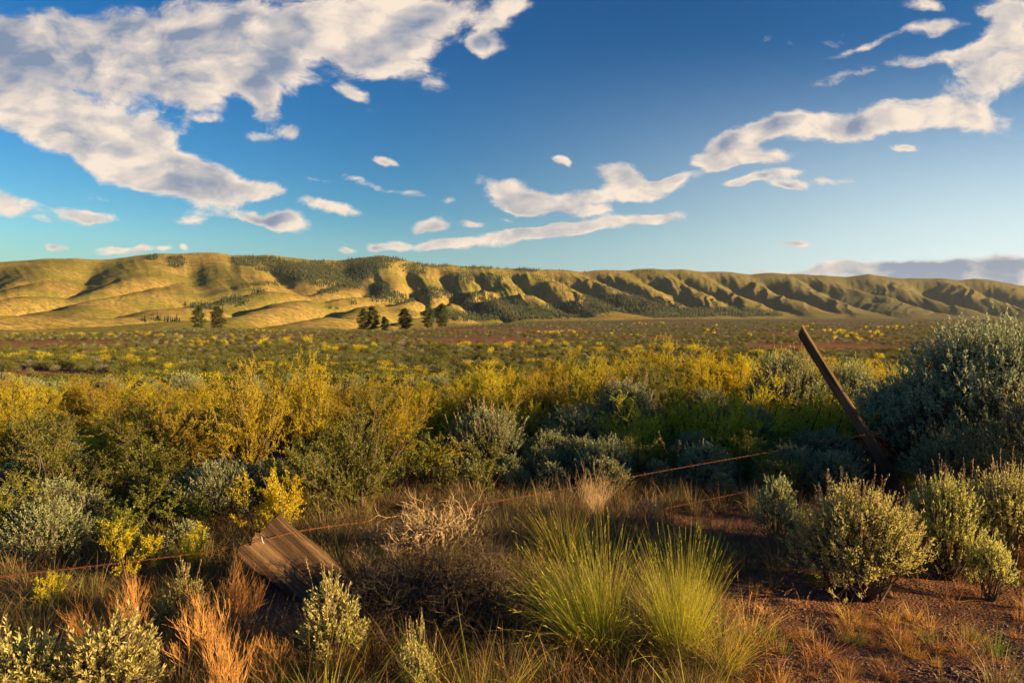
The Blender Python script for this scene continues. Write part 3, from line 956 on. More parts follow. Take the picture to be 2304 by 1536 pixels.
cnt_b = 0
tries = 0
while cnt_b < 165 and tries < 20000:
    tries += 1
    y = 8.0 + 9 * rr.random()
    px = rr.uniform(-250, 2450)
    x = (px - 1152) / F * y
    if y > 12.2 + 3.5 * float(sstep(900, 1400, px)) + rr.normal() * .8: continue
    if px > 1950 and rr.random() < .4: continue
    if not free(x, y, .36): continue
    NEAR.append((x, y, .42))
    s, l1, l2, H = BIT[rr.integers(4)]
    z = float(ground_z(x, y))
    hh = rr.uniform(.7, 1.05) * (1.05 if px < 1250 else 1.15)
    if px < 1100: hh *= .77
    gr = rr.random() < .09
    place_plant('bitterbrush', 'green bitterbrush lost in the crowded yellow thicket' if gr else 'golden bitterbrush in the crowded sunlit thicket across the middle', 'shrub',
                (s, l2 if gr else l1), x, y, z, rr.uniform(.7, 1.0), hh / H * .98, rr.uniform(0, 6.28), 'green bitterbrush in the thicket' if gr else 'golden bitterbrush in the thicket')
    cnt_b += 1

G_LOW = 'low shaded shrubs below the thicket'
cnt_l = 0
tries = 0
while cnt_l < 80 and tries < 20000:
    tries += 1
    y = rr.uniform(5.2, 8.6)
    px = rr.uniform(-250, 1900)
    x = (px - 1152) / F * y
    if y < 7.0 and 850 < px: continue
    if y < 6.0 and 420 < px: continue
    if not free(x, y, .22): continue
    NEAR.append((x, y, .26))
    z = float(ground_z(x, y))
    q = rr.random()
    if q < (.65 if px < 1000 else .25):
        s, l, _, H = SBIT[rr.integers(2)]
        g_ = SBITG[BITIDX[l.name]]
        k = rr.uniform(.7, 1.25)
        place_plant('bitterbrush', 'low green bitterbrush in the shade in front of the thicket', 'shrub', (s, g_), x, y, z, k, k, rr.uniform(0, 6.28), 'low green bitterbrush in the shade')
    else:
        s, l, sv, H, W = SAG[[2, 3, 6][rr.integers(3)]]
        k = rr.uniform(.5, .8) if H > .6 else rr.uniform(.7, 1.1)
        place_plant('sagebrush', 'low grey sagebrush in the shade in front of the thicket', 'shrub', (s, l, None), x, y, z, k, k * .9, rr.uniform(0, 6.28), 'low sagebrush in the shade')
    cnt_l += 1

cnt_s = 0
tries = 0
while cnt_s < 60 and tries < 20000:
    tries += 1
    y = 7.6 + 9 * rr.random()
    px = rr.uniform(-200, 2450)
    x = (px - 1152) / F * y
    if not free(x, y, .32): continue
    NEAR.append((x, y, .35))
    s, l, sv, H, W = SAG[[2, 3, 6, 6][rr.integers(4)]]
    z = float(ground_z(x, y))
    k = rr.uniform(.6, .95) if H > .6 else rr.uniform(.7, 1.2)
    place_plant('sagebrush', 'small grey sagebrush growing among the yellow thicket', 'shrub', (s, l, None), x, y, z, k, k * .9, rr.uniform(0, 6.28), 'small sagebrush in the thicket')
    cnt_s += 1


def gn_scatter(name, pts, scl, protos, seed, label, cat):
    """one mass of countless plants: points carrying a scale, instancing the given plants"""
    me = bpy.data.meshes.new(name)
    me.vertices.add(len(pts))
    me.vertices.foreach_set('co', np.asarray(pts, np.float32).ravel())
    at = me.attributes.new('scl', 'FLOAT', 'POINT')
    at.data.foreach_set('value', np.asarray(scl, np.float32))
    o = link(name, me, label=label, cat=cat, kind='stuff')
    ng = bpy.data.node_groups.new(name, 'GeometryNodeTree')
    ng.interface.new_socket('Geometry', in_out='INPUT', socket_type='NodeSocketGeometry')
    ng.interface.new_socket('Geometry', in_out='OUTPUT', socket_type='NodeSocketGeometry')
    gi = ng.nodes.new('NodeGroupInput'); go = ng.nodes.new('NodeGroupOutput')
    iop = ng.nodes.new('GeometryNodeInstanceOnPoints')
    jn = ng.nodes.new('GeometryNodeJoinGeometry')
    for p in protos:
        oi = ng.nodes.new('GeometryNodeObjectInfo')
        oi.inputs['Object'].default_value = p
        oi.inputs['As Instance'].default_value = True
        oi.transform_space = 'ORIGINAL'
        ng.links.new(oi.outputs['Geometry'], jn.inputs[0])
    ng.links.new(gi.outputs[0], iop.inputs['Points'])
    ng.links.new(jn.outputs[0], iop.inputs['Instance'])
    iop.inputs['Pick Instance'].default_value = True
    ri = ng.nodes.new('FunctionNodeRandomValue'); ri.data_type = 'INT'
    ri.inputs['Min'].default_value = 0 if False else 0
    for s in ri.inputs:
        if s.name == 'Max' and s.type == 'INT': s.default_value = len(protos) - 1
        if s.name == 'Min' and s.type == 'INT': s.default_value = 0
        if s.name == 'Seed': s.default_value = seed
    ng.links.new([s for s in ri.outputs if s.type == 'INT'][0], iop.inputs['Instance Index'])
    rv = ng.nodes.new('FunctionNodeRandomValue'); rv.data_type = 'FLOAT_VECTOR'
    rv.inputs[0].default_value = (0, 0, 0); rv.inputs[1].default_value = (0, 0, 6.283)
    ng.links.new(rv.outputs[0], iop.inputs['Rotation'])
    na = ng.nodes.new('GeometryNodeInputNamedAttribute'); na.data_type = 'FLOAT'
    na.inputs['Name'].default_value = 'scl'
    ng.links.new([s for s in na.outputs if s.enabled and s.type == 'VALUE'][0], iop.inputs['Scale'])
    ng.links.new(iop.outputs[0], go.inputs[0])
    md = o.modifiers.new('scatter', 'NODES'); md.node_group = ng
    return o


def scatter_plain(kind, n_total, seed):
    r = np.random.default_rng(seed)
    # roughly even on screen rows, so density falls with distance
    N = n_total * 5
    y = 1.0 / (r.uniform(1 / 900.0, 1 / 34.0, N // 2))
    y = np.concatenate([y, np.exp(r.uniform(math.log(34), math.log(900), N - N // 2))])
    px = r.uniform(-300, 2600, N)
    x = (px - 1152) / F * y
    z = ground_z(x, y)
    py = HZ + (CAMZ - z) * F / y
    Yb = np.interp(px, [-600, 0, 400, 800, 1100, 1500], [600, 700, 850, 1000, 1500, 2200])
    dens = fbm(px / 160, py / 9, 3, 71 if kind == 'b' else 72) + .5
    keep = (red_patch(px, py) + fbm(px / 60, py / 3, 3, 44) * .8 < r.uniform(0, .5, N)) & (y < Yb * .98)
    keep &= (dens > (.60 + .0003 * np.minimum(y, 500) if kind == 'b' else .28) + r.normal(size=N) * .05)
    idx = np.nonzero(keep)[0][:n_total]
    o = idx[np.argsort(y[idx])]
    sc = r.uniform(.7, 1.3, len(o)) * (1 + .5 * sstep(150, 600, y[o]))
    return x[o], y[o], z[o], sc


def build_plain():
    for kind, meshes, n, seed in (('b', FARB, 1500, 201), ('g', FARBG, 12000, 203), ('s', FARS, 16000, 202)):
        x, y, z, sc = scatter_plain(kind, n, seed)
        nm, lab, grp, cat, sname = {
            'b': ('bitterbrush', 'yellow bitterbrush dotting the open plain beyond the thicket', 'yellow bitterbrush on the plain', 'shrub', 'yellow_scrub'),
            'g': ('bitterbrush', 'dark green bitterbrush patch on the open plain beyond the thicket', 'dark green bitterbrush on the plain', 'shrub', 'green_scrub'),
            's': ('sagebrush', 'low grey sagebrush on the open plain beyond the thicket', 'grey sagebrush on the plain', 'shrub', 'grey_scrub')}[kind]
        k = {'b': 50, 'g': 24, 's': 150}[kind]
        prot = []
        for i in range(k):
            o = link(nm, meshes[i % 3], label=lab, cat=cat, group=grp, loc=(x[i], y[i], z[i] - .03))
            s_ = sc[i]
            o.scale = (s_, s_, s_ * rr.uniform(.8, 1.1)); o.rotation_euler = (0, 0, rr.uniform(0, 6.28))
            if i < 3: prot.append(o)
        pts = np.stack([x[k:], y[k:], z[k:] - .03], -1)
        gn_scatter(sname, pts, sc[k:], prot, seed, {'b': 'countless far yellow scrub covering the plain', 'g': 'countless far dark green scrub on the plain', 's': 'countless far grey scrub covering the plain'}[kind], 'scrub')


build_plain()


# ------------------------------------------------------------------ pines on the plain
PINES = [gen_pine(80 + i, 16, w_, 10000) for i, w_ in enumerate((9.0, 9.8, 8.4))]
PINE_M = []
for i, (tr, br, lv) in enumerate(PINES):
    PINE_M.append((mk('pine_trunk_%d' % i, tr, M_PBARK), mk('pine_branch_%d' % i, br, M_PBARK), mk('pine_crown_%d' % i, lv, M_PINE)))


def pine(px, base, top, y, idx, wf, label, rz):
    u, v = pix2uv(px, base)
    x = u * y
    z = float(ground_z(x, y))
    zt = hgt(top, y)
    s = (zt - z) / 16.0
    t_, b_, c_ = PINE_M[idx]
    e = place_plant('pine_tree', label, 'tree', (t_, c_), x, y, z, s * wf, s, rz, part_names=('trunk', 'crown'))
    o = bpy.data.objects.new('branches', b_); COL.objects.link(o); o.parent = e
    return e


pine(447, 746, 688, 380, 0, 1.1, 'left pine of the left pair on the plain', .3)
pine(490, 745, 690, 390, 1, 1.15, 'right pine of the left pair on the plain', 1.9)
pine(816, 742, 694, 430, 2, 1.0, 'narrow dark pine at the left end of the middle pine group', .3)
pine(838, 742, 690, 440, 1, 1.2, 'broad dark pine in the middle pine group', 2.8)
pine(866, 742, 712, 440, 0, 1.1, 'short pine at the right foot of the broad dark pine', 4.1)
pine(912, 742, 694, 430, 2, 1.25, 'thin reddish see-through pine standing alone between two groups', 5.1)
pine(964, 741, 686, 420, 0, 1.0, 'left pine of the tall right pair on the plain', 2.3)
pine(995, 741, 683, 425, 1, .95, 'tallest pine at the right of the right pair on the plain', .9)

# ------------------------------------------------------------------ forest on the hills
FOREST = [(580, 590, 60, 12, 1.), (640, 603, 60, 14, 1.), (700, 618, 70, 18, 1.), (700, 600, 60, 12, .5), (760, 630, 40, 20, .9), (820, 598, 55, 14, .9), (865, 586, 50, 8, .9), (800, 612, 60, 14, .8),
          (770, 642, 60, 9, .8), (855, 652, 30, 14, .9), (740, 657, 25, 6, .8), (400, 590, 22, 13, 1.), (345, 580, 12, 6, .9), (525, 680, 32, 12, .9), (440, 686, 26, 6, .9), (490, 690, 30, 6, .6),
          (870, 668, 45, 12, .9), (900, 676, 40, 8, .8), (975, 655, 30, 7, .5), (1005, 665, 45, 8, .6), (1060, 672, 55, 13, .8), (1120, 690, 90, 16, .8), (1240, 700, 130, 14, .8),
          (1380, 675, 75, 14, .9), (1440, 690, 80, 14, .9), (1330, 690, 90, 12, .7), (1540, 704, 110, 10, .85), (1650, 702, 70, 8, .8), (1700, 708, 60, 5, .7), (1080, 714, 90, 8, .9), (1180, 712, 90, 8, .8),
          (330, 722, 30, 5, .8), (370, 722, 40, 4, .4), (1190, 608, 28, 5, .9), (960, 597, 60, 5, .5), (1090, 603, 60, 4, .35), (1110, 630, 22, 12, .5), (1050, 625, 20, 14, .4), (795, 684, 8, 5, .8), (750, 692, 16, 4, .7),
          (1040, 618, 14, 10, .5), (930, 605, 30, 14, .4), (575, 656, 20, 5, .5), (610, 640, 40, 4, .3), (1250, 640, 160, 40, .02), (1450, 612, 30, 3, .2)]


def build_forest():
    H_ = HILL
    r = np.random.default_rng(5)
    PX, AP, V, Yd = H_['PX'], H_['APY'], H_['vis'], H_['Y']
    d = np.zeros_like(PX)
    wx = fbm(PX / 25, AP / 8, 3, 91) * 1.6
    for (cx, cy, a, b, wt) in FOREST:
        k = 1 - np.hypot((PX - cx) / (a * 1.15), (AP - cy) / (b * 1.15))
        d = np.maximum(d, wt * sstep(.0, .3, k + wx * .4))
    # probability proportional to ground area seen
    pr = d * V * (AP < HZ + 12)
    idx = np.nonzero(pr.ravel() > 0)[0]
    area = (PX[0, 1] - PX[0, 0]) / F * Yd.ravel()[idx] * 12
    pp = pr.ravel()[idx] * area
    n = min(13000, len(idx))
    ch = r.choice(idx, n, replace=False, p=pp / pp.sum())
    X, Y, Z = H_['X'].ravel()[ch], Yd.ravel()[ch], H_['H'].ravel()[ch]
    X = X + r.normal(size=n) * 2; 
    h = r.uniform(8, 17, n) * np.where(Y > 2500, 1.0, .85)
    Z = Z - 1.0
    o = np.argsort(-(h / Y))
    X, Y, Z, h = X[o], Y[o], Z[o], h[o]
    prot = []
    for i in range(300):
        ob = link('pine_tree', FARP[i % 4], label='small dark pine on the far hillside', cat='tree', group='pines on the far hills', loc=(X[i], Y[i], Z[i]))
        ob.scale = (h[i] * 1.15, h[i] * 1.15, h[i]); ob.rotation_euler = (0, 0, r.uniform(0, 6.28))
        if i < 4: prot.append(ob)
    gn_scatter('forest', np.stack([X[300:], Y[300:], Z[300:]], -1), h[300:], prot, 3, 'dark pine forest in the folds of the far hills', 'forest')


build_forest()


# ------------------------------------------------------------------ near grasses, twigs and dead wood
def mkq(key, vq, mat):
    return mk(key, vq, mat)


def single(name, key, px, base, top, hproto, label, cat, rz=0, wscale=1.0, group=None):
    x, y, z = ground_pt(px, base)
    NEAR.append((x, y, .2))
    s_ = (hgt(top, y) - z) / hproto
    o = link(name, MESH[key], label=label, cat=cat, group=group, loc=(x, y, z))
    o.scale = (s_ * wscale, s_ * wscale, s_); o.rotation_euler = (0, 0, rz)
    if name == 'bunchgrass':
        link('dead_blades', MESH['thatch'], parent=o)
    return o


mk('bunch_a', gen_bunch(300, 820, .95, .16, .55, (-.34, 0), .0042, .22, .30), M_GRASSY)
mk('bunch_b', gen_bunch(301, 820, .95, .15, .50, (-.10, 0), .0042, .20, .30), M_GRASSY)
mk('bunch_c', gen_bunch(302, 240, .95, .10, .40, (-.15, 0), .004, .20, .25), M_GRASSY)
mk('bunch_dry', gen_bunch(311, 70, .6, .14, .6, (-.1, 0), .0045, .35, .5), M_DRY)
mk('thatch', gen_bunch(309, 420, .5, .20, 1.3, (0, 0), .0045, .9, .2), M_DRY)
mk('bunch_d', gen_bunch(303, 130, .8, .12, .6, (0, 0), .007, .12, 0), M_GRASSG)
mk('bunch_e', gen_bunch(304, 90, .8, .10, .7, (0, 0), .009, .15, 0), M_GRASSY)
single('bunchgrass', 'bunch_a', 1345, 1475, 1150, .86, 'big yellow-green bunchgrass clump leaning left, bottom centre', 'grass clump', 0, .68)
single('bunchgrass', 'bunch_b', 1530, 1490, 1160, .90, 'big upright yellow-green bunchgrass clump right of the leaning one', 'grass clump', 0, .54)
single('bunchgrass', 'bunch_c', 1275, 1285, 1085, .90, 'thin tall bunchgrass behind the leaning clump, below the upper wire', 'grass clump', .2, 1.0)
single('dry_bunchgrass', 'bunch_dry', 1235, 1580, 1420, .55, 'loose orange dry grass clump under the leaning bunchgrass', 'grass clump', .5, 1.1)
single('dry_bunchgrass', 'bunch_dry', 1400, 1570, 1440, .55, 'orange dry grass clump at the foot of both bunchgrass clumps', 'grass clump', 2.5, 1.1)
single('dry_bunchgrass', 'bunch_dry', 1700, 1440, 1310, .55, 'tall dry grass clump on the bare soil right of the upright bunchgrass', 'grass clump', 3.5, 1.0)
single('dry_bunchgrass', 'bunch_dry', 2180, 1480, 1380, .55, 'orange dry grass clump on the gravel at the lower right', 'grass clump', 3.5, 1.3)
single('dry_bunchgrass', 'bunch_dry', 1850, 1490, 1400, .55, 'low orange dry grass clump left of the one on the gravel', 'grass clump', 4.5, 1.6)
single('bunchgrass', 'bunch_c', 1625, 1510, 1330, .90, 'small bunchgrass at the right foot of the upright clump', 'grass clump', 1.2, 1.3)
single('bunchgrass', 'bunch_d', 2065, 1110, 950, .85, 'dark green grass clump right behind the leaning post foot', 'grass clump', 1.2, .8)
single('bunchgrass', 'bunch_e', 735, 1640, 1400, .75, 'broad-bladed green grass clump at the bottom left of centre', 'grass clump', .3, 1.2)
single('bunchgrass', 'bunch_e', 1080, 1650, 1390, .75, 'broad-bladed green grass clump at the bottom centre', 'grass clump', 2.0, 1.1)
single('bunchgrass', 'bunch_e', 1570, 1640, 1450, .75, 'broad-bladed green grass clump under the upright bunchgrass', 'grass clump', 4.0, 1.1)
single('bunchgrass', 'bunch_d', 425, 1110, 1030, .85, 'lone green grass stems in the shade at left', 'grass clump', 4.0, .35)

for i, (sd, n, sp, wob) in enumerate([(310, 22, .38, .07), (311, 18, .30, .05), (312, 26, .5, .08)]):
    mk('twig_%d' % i, gen_twigs(sd, .5, n, sp, 3, wob, .0036), M_TWIG)
mk('pink_twig', gen_twigs(315, .5, 22, .30, 3, .07, .0022), M_DEAD)
TW = 'bare orange twig shrubs'
for (i, px, base, top, ws, lab) in [(0, 540, 1445, 1235, .9, 'bare orange twig shrub in front of the fallen timber'), (1, 505, 1640, 1365, .8, 'large bare orange twig shrub at the bottom, right of the pale sagebrush'),
                                    (1, 295, 1480, 1255, .8, 'bare orange twig shrub rising behind the bottom left sagebrush'), (0, 185, 1500, 1325, .9, 'bare orange twig shrub left of the taller one at bottom left'),
                                    (2, 470, 1520, 1300, .9, 'tangled brown-orange twig shrub between the two upright ones'), (2, 610, 1560, 1400, .8, 'low orange twig shrub below the fallen timber'),
                                    (1, 2295, 1300, 1150, .7, 'orange twigs at the right frame edge beside pale sagebrush')]:
    single('twig_shrub', 'twig_%d' % i, px, base, top, .62, lab, 'dry shrub', px * .1, ws)
single('twig_shrub', 'pink_twig', 1335, 1190, 1030, .62, 'pinkish bare twig shrub standing behind the bunchgrass at the wires', 'dry shrub', .3, 1.0)
single('twig_shrub', 'pink_twig', 1465, 1180, 1095, .62, 'small bare twig shrub right of the pinkish one, at the lower wire', 'dry shrub', 2.3, 1.5)
single('twig_shrub', 'pink_twig', 1790, 1010, 910, .62, 'bare reddish twigs under the brown-topped sagebrush', 'dry shrub', 4.3, 1.3)
single('twig_shrub', 'pink_twig', 1235, 1170, 1065, .62, 'faint grey twig shrub left of the pinkish one', 'dry shrub', 5.3, 1.0)

# dead brush heap
mk('dead_dark_a', gen_twigs(320, .6, 22, 1.1, 4, .26, .009, (2, 4), .0), M_DEADD)
mk('dead_dark_b', gen_twigs(321, .6, 20, 1.2, 4, .28, .009, (2, 4), .0), M_DEADD)
mk('dead_light_a', gen_twigs(322, .5, 6, .5, 4, .26, .009, (2, 4), .05), M_DEAD)
mk('dead_light_b', gen_twigs(323, .5, 6, .8, 4, .28, .009, (2, 4), .03), M_DEAD)
single('dead_brush', 'dead_dark_a', 1040, 1350, 1195, .55, 'dark tangled heap of dead brush left of the bunchgrass', 'dead shrub', .3, 1.2)
single('dead_brush', 'dead_dark_b', 1060, 1420, 1235, .50, 'dark dead tangle directly left of the leaning bunchgrass foot', 'dead shrub', 4.1, 1.2)
single('dead_brush', 'dead_dark_a', 960, 1400, 1250, .50, 'black-brown dead sticks between the heap and the fallen timber', 'dead shrub', 2.1, 1.2)
single('dead_brush', 'dead_dark_b', 900, 1400, 1260, .50, 'low dark tangle of dead sticks right of the fallen timber', 'dead shrub', .3, 1.5)
single('dead_brush', 'dead_dark_b', 1120, 1440, 1330, .50, 'low dark tangle under the leaning bunchgrass', 'dead shrub', 2.3, 1.4)
single('dead_brush', 'dead_light_a', 985, 1270, 1085, .52, 'curly pale dead branch catching the sun above the dark heap', 'dead shrub', .3, 1.1)
single('dead_brush', 'dead_light_b', 905, 1270, 1105, .52, 'forked pale dead branch left of the curly one', 'dead shrub', 1.3, 1.1)
single('dead_brush', 'dead_light_b', 860, 1310, 1200, .50, 'low pale dead branch reaching to the fallen timber', 'dead shrub', 3.3, 1.4)
single('dead_brush', 'dead_dark_b', 1880, 1095, 1010, .50, 'dark dead sticks left of the leaning post foot', 'dead shrub', 5.3, 1.3)
single('dead_brush', 'dead_dark_a', 60, 1230, 1090, .50, 'dark dead branches at the left frame edge in the shade', 'dead shrub', 1.3, 1.2)

# ------------------------------------------------------------------ fence
def rough_beam(name, p0, p1, up, wd, th, seed, nl=60, taper=1.0, cut=.0, sides=28, amp=.012, square=4.0):
    """weathered timber with a rounded, cracked, uneven section; returns mesh in its own frame (z along the beam)"""
    r = np.random.default_rng(seed)
    L = float(np.linalg.norm(np.array(p1) - np.array(p0)))
    a = np.arange(sides) / sides * 2 * math.pi
    ca, sa = np.cos(a), np.sin(a)
    rr_ = (np.abs(ca) ** square + np.abs(sa) ** square) ** (-1 / square)
    prof = 1 + fbm(a * 2.2, a * 0, 3, seed) * .10 - .22 * np.exp(-((a - 2.0) / .09) ** 2) - .18 * np.exp(-((a - 4.6) / .08) ** 2) - .12 * np.exp(-((a - 5.5) / .07) ** 2) - .14 * np.exp(-((a - 1.2) / .06) ** 2) - .13 * np.exp(-((a - 3.4) / .06) ** 2) - .10 * np.exp(-((a - 5.0) / .05) ** 2)
    V = []
    for i in range(nl + 1):
        t = i / nl
        k = 1 + (taper - 1) * t
        g = 1 + fbm(a * 3.5, np.full(sides, t * 5.0), 3, seed + 3) * amp * 12
        x = ca * rr_ * prof * g * wd * .5 * k; y = sa * rr_ * prof * g * th * .5 * k
        z = np.full(sides, t * L)
        jag = fbm(a * 4, a * 0 + 3, 3, seed + 8) * .05
        z = z + jag * (sstep(.8, 1, t) + sstep(.2, 0, t))
        if i == nl:
            z = z + cut * ca * rr_ + r.normal(size=sides) * .008
        if i == nl - 1:
            z = z + cut * .8 * ca * rr_
        V.append(np.stack([x + .01 * math.sin(t * 5), y, z], -1))
    V = np.concatenate(V)
    i = np.arange(nl)[:, None] * sides; j = np.arange(sides)[None, :]; k = (j + 1) % sides
    Q = np.stack([i + j, i + k, i + sides + k, i + sides + j], -1).reshape(-1, 4)
    c0 = len(V); V = np.concatenate([V, V[:sides].mean(0, keepdims=True), V[-sides:].mean(0, keepdims=True) - [[0, 0, .012]]])
    j = np.arange(sides)
    T_ = np.concatenate([np.stack([np.full(sides, c0), (j + 1) % sides, j], -1), np.stack([np.full(sides, c0 + 1), nl * sides + j, nl * sides + (j + 1) % sides], -1)])
    me = new_mesh(name, V, quads=Q, tris=T_, smooth=False)
    zax = Vector(np.array(p1) - np.array(p0)).normalized()
    xax = (Vector(up) - zax * Vector(up).dot(zax)).normalized()
    yax = zax.cross(xax)
    M = Matrix((xax, yax, zax)).transposed().to_4x4()
    M.translation = Vector(p0)
    return me, M


def at(px, py, y):
    u, v = pix2uv(px, py)
    return np.array([u * y, y, CAMZ + v * y])


M_POST = wood_mat('weathered_post_wood', (.065, .042, .028), (.17, .11, .07), (55, 55, 3.0), (.07, .04, .025), bump=.9)
M_TIMBER = wood_mat('weathered_timber_wood', (.07, .042, .026), (.19, .115, .06), (60, 60, 2.2), (.035, .02, .012), bump=1.0)
pb_ = at(2045, 1115, 7.3); pt_ = at(1803, 742, 7.5)
pb_[2] -= .12
me, M = rough_beam('fence_post', pb_, pt_, (.9, -.6, .4), .12, .10, 5, 90, .82, .05)
me.materials.append(M_POST)
post = link('fence_post', me, label='tall weathered wooden fence post leaning left beside the huge sagebrush', cat='fence post')
post.matrix_world = M
p0 = at(760, 1345, 4.55); p1 = at(585, 1200, 4.62)
p0[2] -= .05
me, M = rough_beam('fallen_timber', p0, p1, (.53, .62, .55), .36, .11, 9, 70, 1.0, .01, sides=64, amp=.012, square=7.0)
me.materials.append(M_TIMBER)
timber = link('fallen_timber', me, label='thick broken fence timber lying tilted among orange twigs', cat='timber')
timber.matrix_world = M
M_METAL = wood_mat('dull_metal', (.5, .5, .52), (.35, .35, .37), (50, 50, 50), bump=.1, rough=.5)
sp_ = []
for dx in (-.008, .008):
    sp_.append((np.array([[dx, 0, .0], [dx, 0, .02]]), np.array([.002, .002])))
sp_.append((np.array([[-.008, 0, .02], [.008, 0, .02]]), np.array([.002, .002])))


def spline(pts, n):
    P_ = np.array(pts); P_ = np.concatenate([[2 * P_[0] - P_[1]], P_, [2 * P_[-1] - P_[-2]]])
    out = []
    m = len(P_) - 3
    for k in range(m):
        a, b, c, d = P_[k:k + 4]
        for t in np.linspace(0, 1, n, endpoint=False):
            out.append(.5 * ((2 * b) + (-a + c) * t + (2 * a - 5 * b + 4 * c - d) * t * t + (-a + 3 * b - 3 * c + d) * t ** 3))
    out.append(P_[-2])
    return np.array(out)


def barbed(label, pts, seed):
    r = np.random.default_rng(seed)
    c = spline(pts, 60)
    seg = np.linalg.norm(np.diff(c, axis=0), axis=1); s = np.concatenate([[0], np.cumsum(seg)])
    n = int(s[-1] / .012)
    si = np.linspace(0, s[-1], n)
    c = np.stack([np.interp(si, s, c[:, k]) for k in range(3)], -1)
    t = norm(np.gradient(c, axis=0)); a = norm(np.cross(t, [0, 0, 1.0])); b = np.cross(t, a)
    lines = []
    ph = si / .085 * 2 * math.pi
    for q in (0, math.pi):
        off = a * (np.cos(ph + q) * .0030)[:, None] + b * (np.sin(ph + q) * .0030)[:, None]
        lines.append((c + off, np.full(n, .0015)))
    for k in range(4, n - 4, 11):
        for q in range(2):
            d = norm(r.normal(size=3) - t[k] * .3)
            lines.append((np.array([c[k] - d * .022, c[k] + t[k] * .003, c[k] + d * .022]), np.array([.0008, .0020, .0008])))
    me_ = new_mesh('barbed_wire', *[tubes(lines, 4)[0]], quads=tubes(lines, 4)[1])
    return link('barbed_wire', me_, M_RUST, label=label, cat='wire')


def dp(px):
    return float(np.interp(px, [-200, 590, 1980, 2600], [3.9, 4.55, 7.28, 9.0]))


w1 = [(-120, 1315), (0, 1297), (300, 1262), (480, 1238), (592, 1214), (700, 1190), (930, 1158), (1238, 1106), (1536, 1051), (1780, 1008), (1930, 980), (2140, 955), (2400, 925)]
w2 = [(-120, 1452), (0, 1430), (145, 1407), (400, 1362), (632, 1309), (780, 1280), (1000, 1240), (1272, 1187), (1536, 1135), (1700, 1101), (1869, 1065), (1990, 1042), (2200, 1002), (2400, 970)]
barbed('upper rusty barbed wire running from the fallen timber to the leaning post', [at(a, b, dp(a) - .09 * (abs(a - 592) < 5) - .10 * (abs(a - 1930) < 5)) for a, b in w1], 1)
barbed('lower rusty barbed wire, sagging below the other one', [at(a, b, dp(a) - .12 * (abs(a - 632) < 5) - .10 * (abs(a - 1990) < 5)) for a, b in w2], 2)
st = tubes([(at(592, 1210, 4.44) + np.array([[-.012, 0, .01], [-.004, -.012, .0], [.0, -.012, -.02], [.006, -.004, -.035]]), np.array([.003, .004, .004, .003]))], 5)
clip = link('wire_clip', new_mesh('wire_clip', st[0], quads=st[1]), M_METAL, label='small pale metal clip holding the wire on the fallen timber', cat='clip')

# ------------------------------------------------------------------ ground cover
for i in range(3):
    mk('dry_tuft_%d' % i, gen_tuft(400 + i, 70, .17, .035, .85), M_DRY)
    mk('dark_tuft_%d' % i, gen_tuft(410 + i, 80, .30, .06, .5, .0028, .4), M_DRYD)
    mk('stalk_%d' % i, gen_tuft(420 + i, 14, .34, .05, .6, .0028, .7, 5), M_DRY)
    mk('green_tuft_%d' % i, gen_tuft(430 + i, 50, .22, .05, .6, .004, .3), M_GRASSG)


def near_xy(n, seed, ymin, ymax, pxl=-350, pxr=2650, power=1.0):
    r = np.random.default_rng(seed)
    py = r.uniform(HZ + 1.9 * F / ymax, HZ + 1.9 * F / ymin, n)
    y = 1.9 * F / (py - HZ)
    px = r.uniform(pxl, pxr, n)
    return (px - 1152) / F * y, y, px, r


def cover(name, key, n, seed, ymin, ymax, scl, label, cat, mask=None, lab1='', group='', k=6):
    x, y, px, r = near_xy(n, seed, ymin, ymax)
    if mask is not None:
        kk = mask(x, y, px, r)
        kk &= ~((np.abs(x + 1.40) < .42) & (y > 3.85) & (y < 4.8))       # trodden bare around the fallen timber
        x, y, px = x[kk], y[kk], px[kk]
    z = ground_z(x, y) + .0
    s_ = r.uniform(scl[0], scl[1], len(x))
    prot = []
    pyy = HZ + 1.9 * F / y
    order = np.argsort(-1.0 * ((px > 60) & (px < 2240) & (pyy < 1500)) * (s_ * F / y))   # largest seen ones are individuals
    x, y, z, s_ = x[order], y[order], z[order], s_[order]
    for i in range(k):
        o = link({'dry': 'dry_grass_tuft', 'dark': 'grass_tuft', 'stalk': 'dry_grass_stalk', 'green': 'green_grass_tuft', 'peb': 'pebble'}[key], MESH[{'dry': 'dry_tuft_%d', 'dark': 'dark_tuft_%d', 'stalk': 'stalk_%d', 'green': 'green_tuft_%d', 'peb': 'pebble_%d'}[key] % (i % 3)],
                 label=lab1, cat=cat, group=group, loc=(x[i], y[i], z[i]))
        o.scale = (s_[i],) * 3; o.rotation_euler = (0, 0, r.uniform(0, 6.28))
        if i < 3: prot.append(o)
    gn_scatter(name, np.stack([x[k:], y[k:], z[k:]], -1), s_[k:], prot, seed, label, cat)


def m_shoulder(x, y, px, r):
    py = HZ + 1.9 * F / y
    d = sstep(1180, 1420, py) * (.25 + .75 * sstep(0, .25, fbm(x * 1.3, y * 1.3, 3, 61) + .06))
    d = d * np.where((px > 1700) & (py > 1340), .4, 1)
    return r.uniform(size=len(x)) < d


def m_dark(x, y, px, r):
    py = HZ + 1.9 * F / y
    d = (.35 + .9 * sstep(-.12, .15, fbm(x * .8, y * .8, 3, 64))) * (1 - .85 * sstep(1350, 1900, px) * sstep(1120, 1250, py)) * (1 - .97 * sstep(1550, 1700, px) * sstep(1250, 1330, py)) * (1 - .6 * sstep(1250, 1400, py))
    return r.uniform(size=len(x)) < d


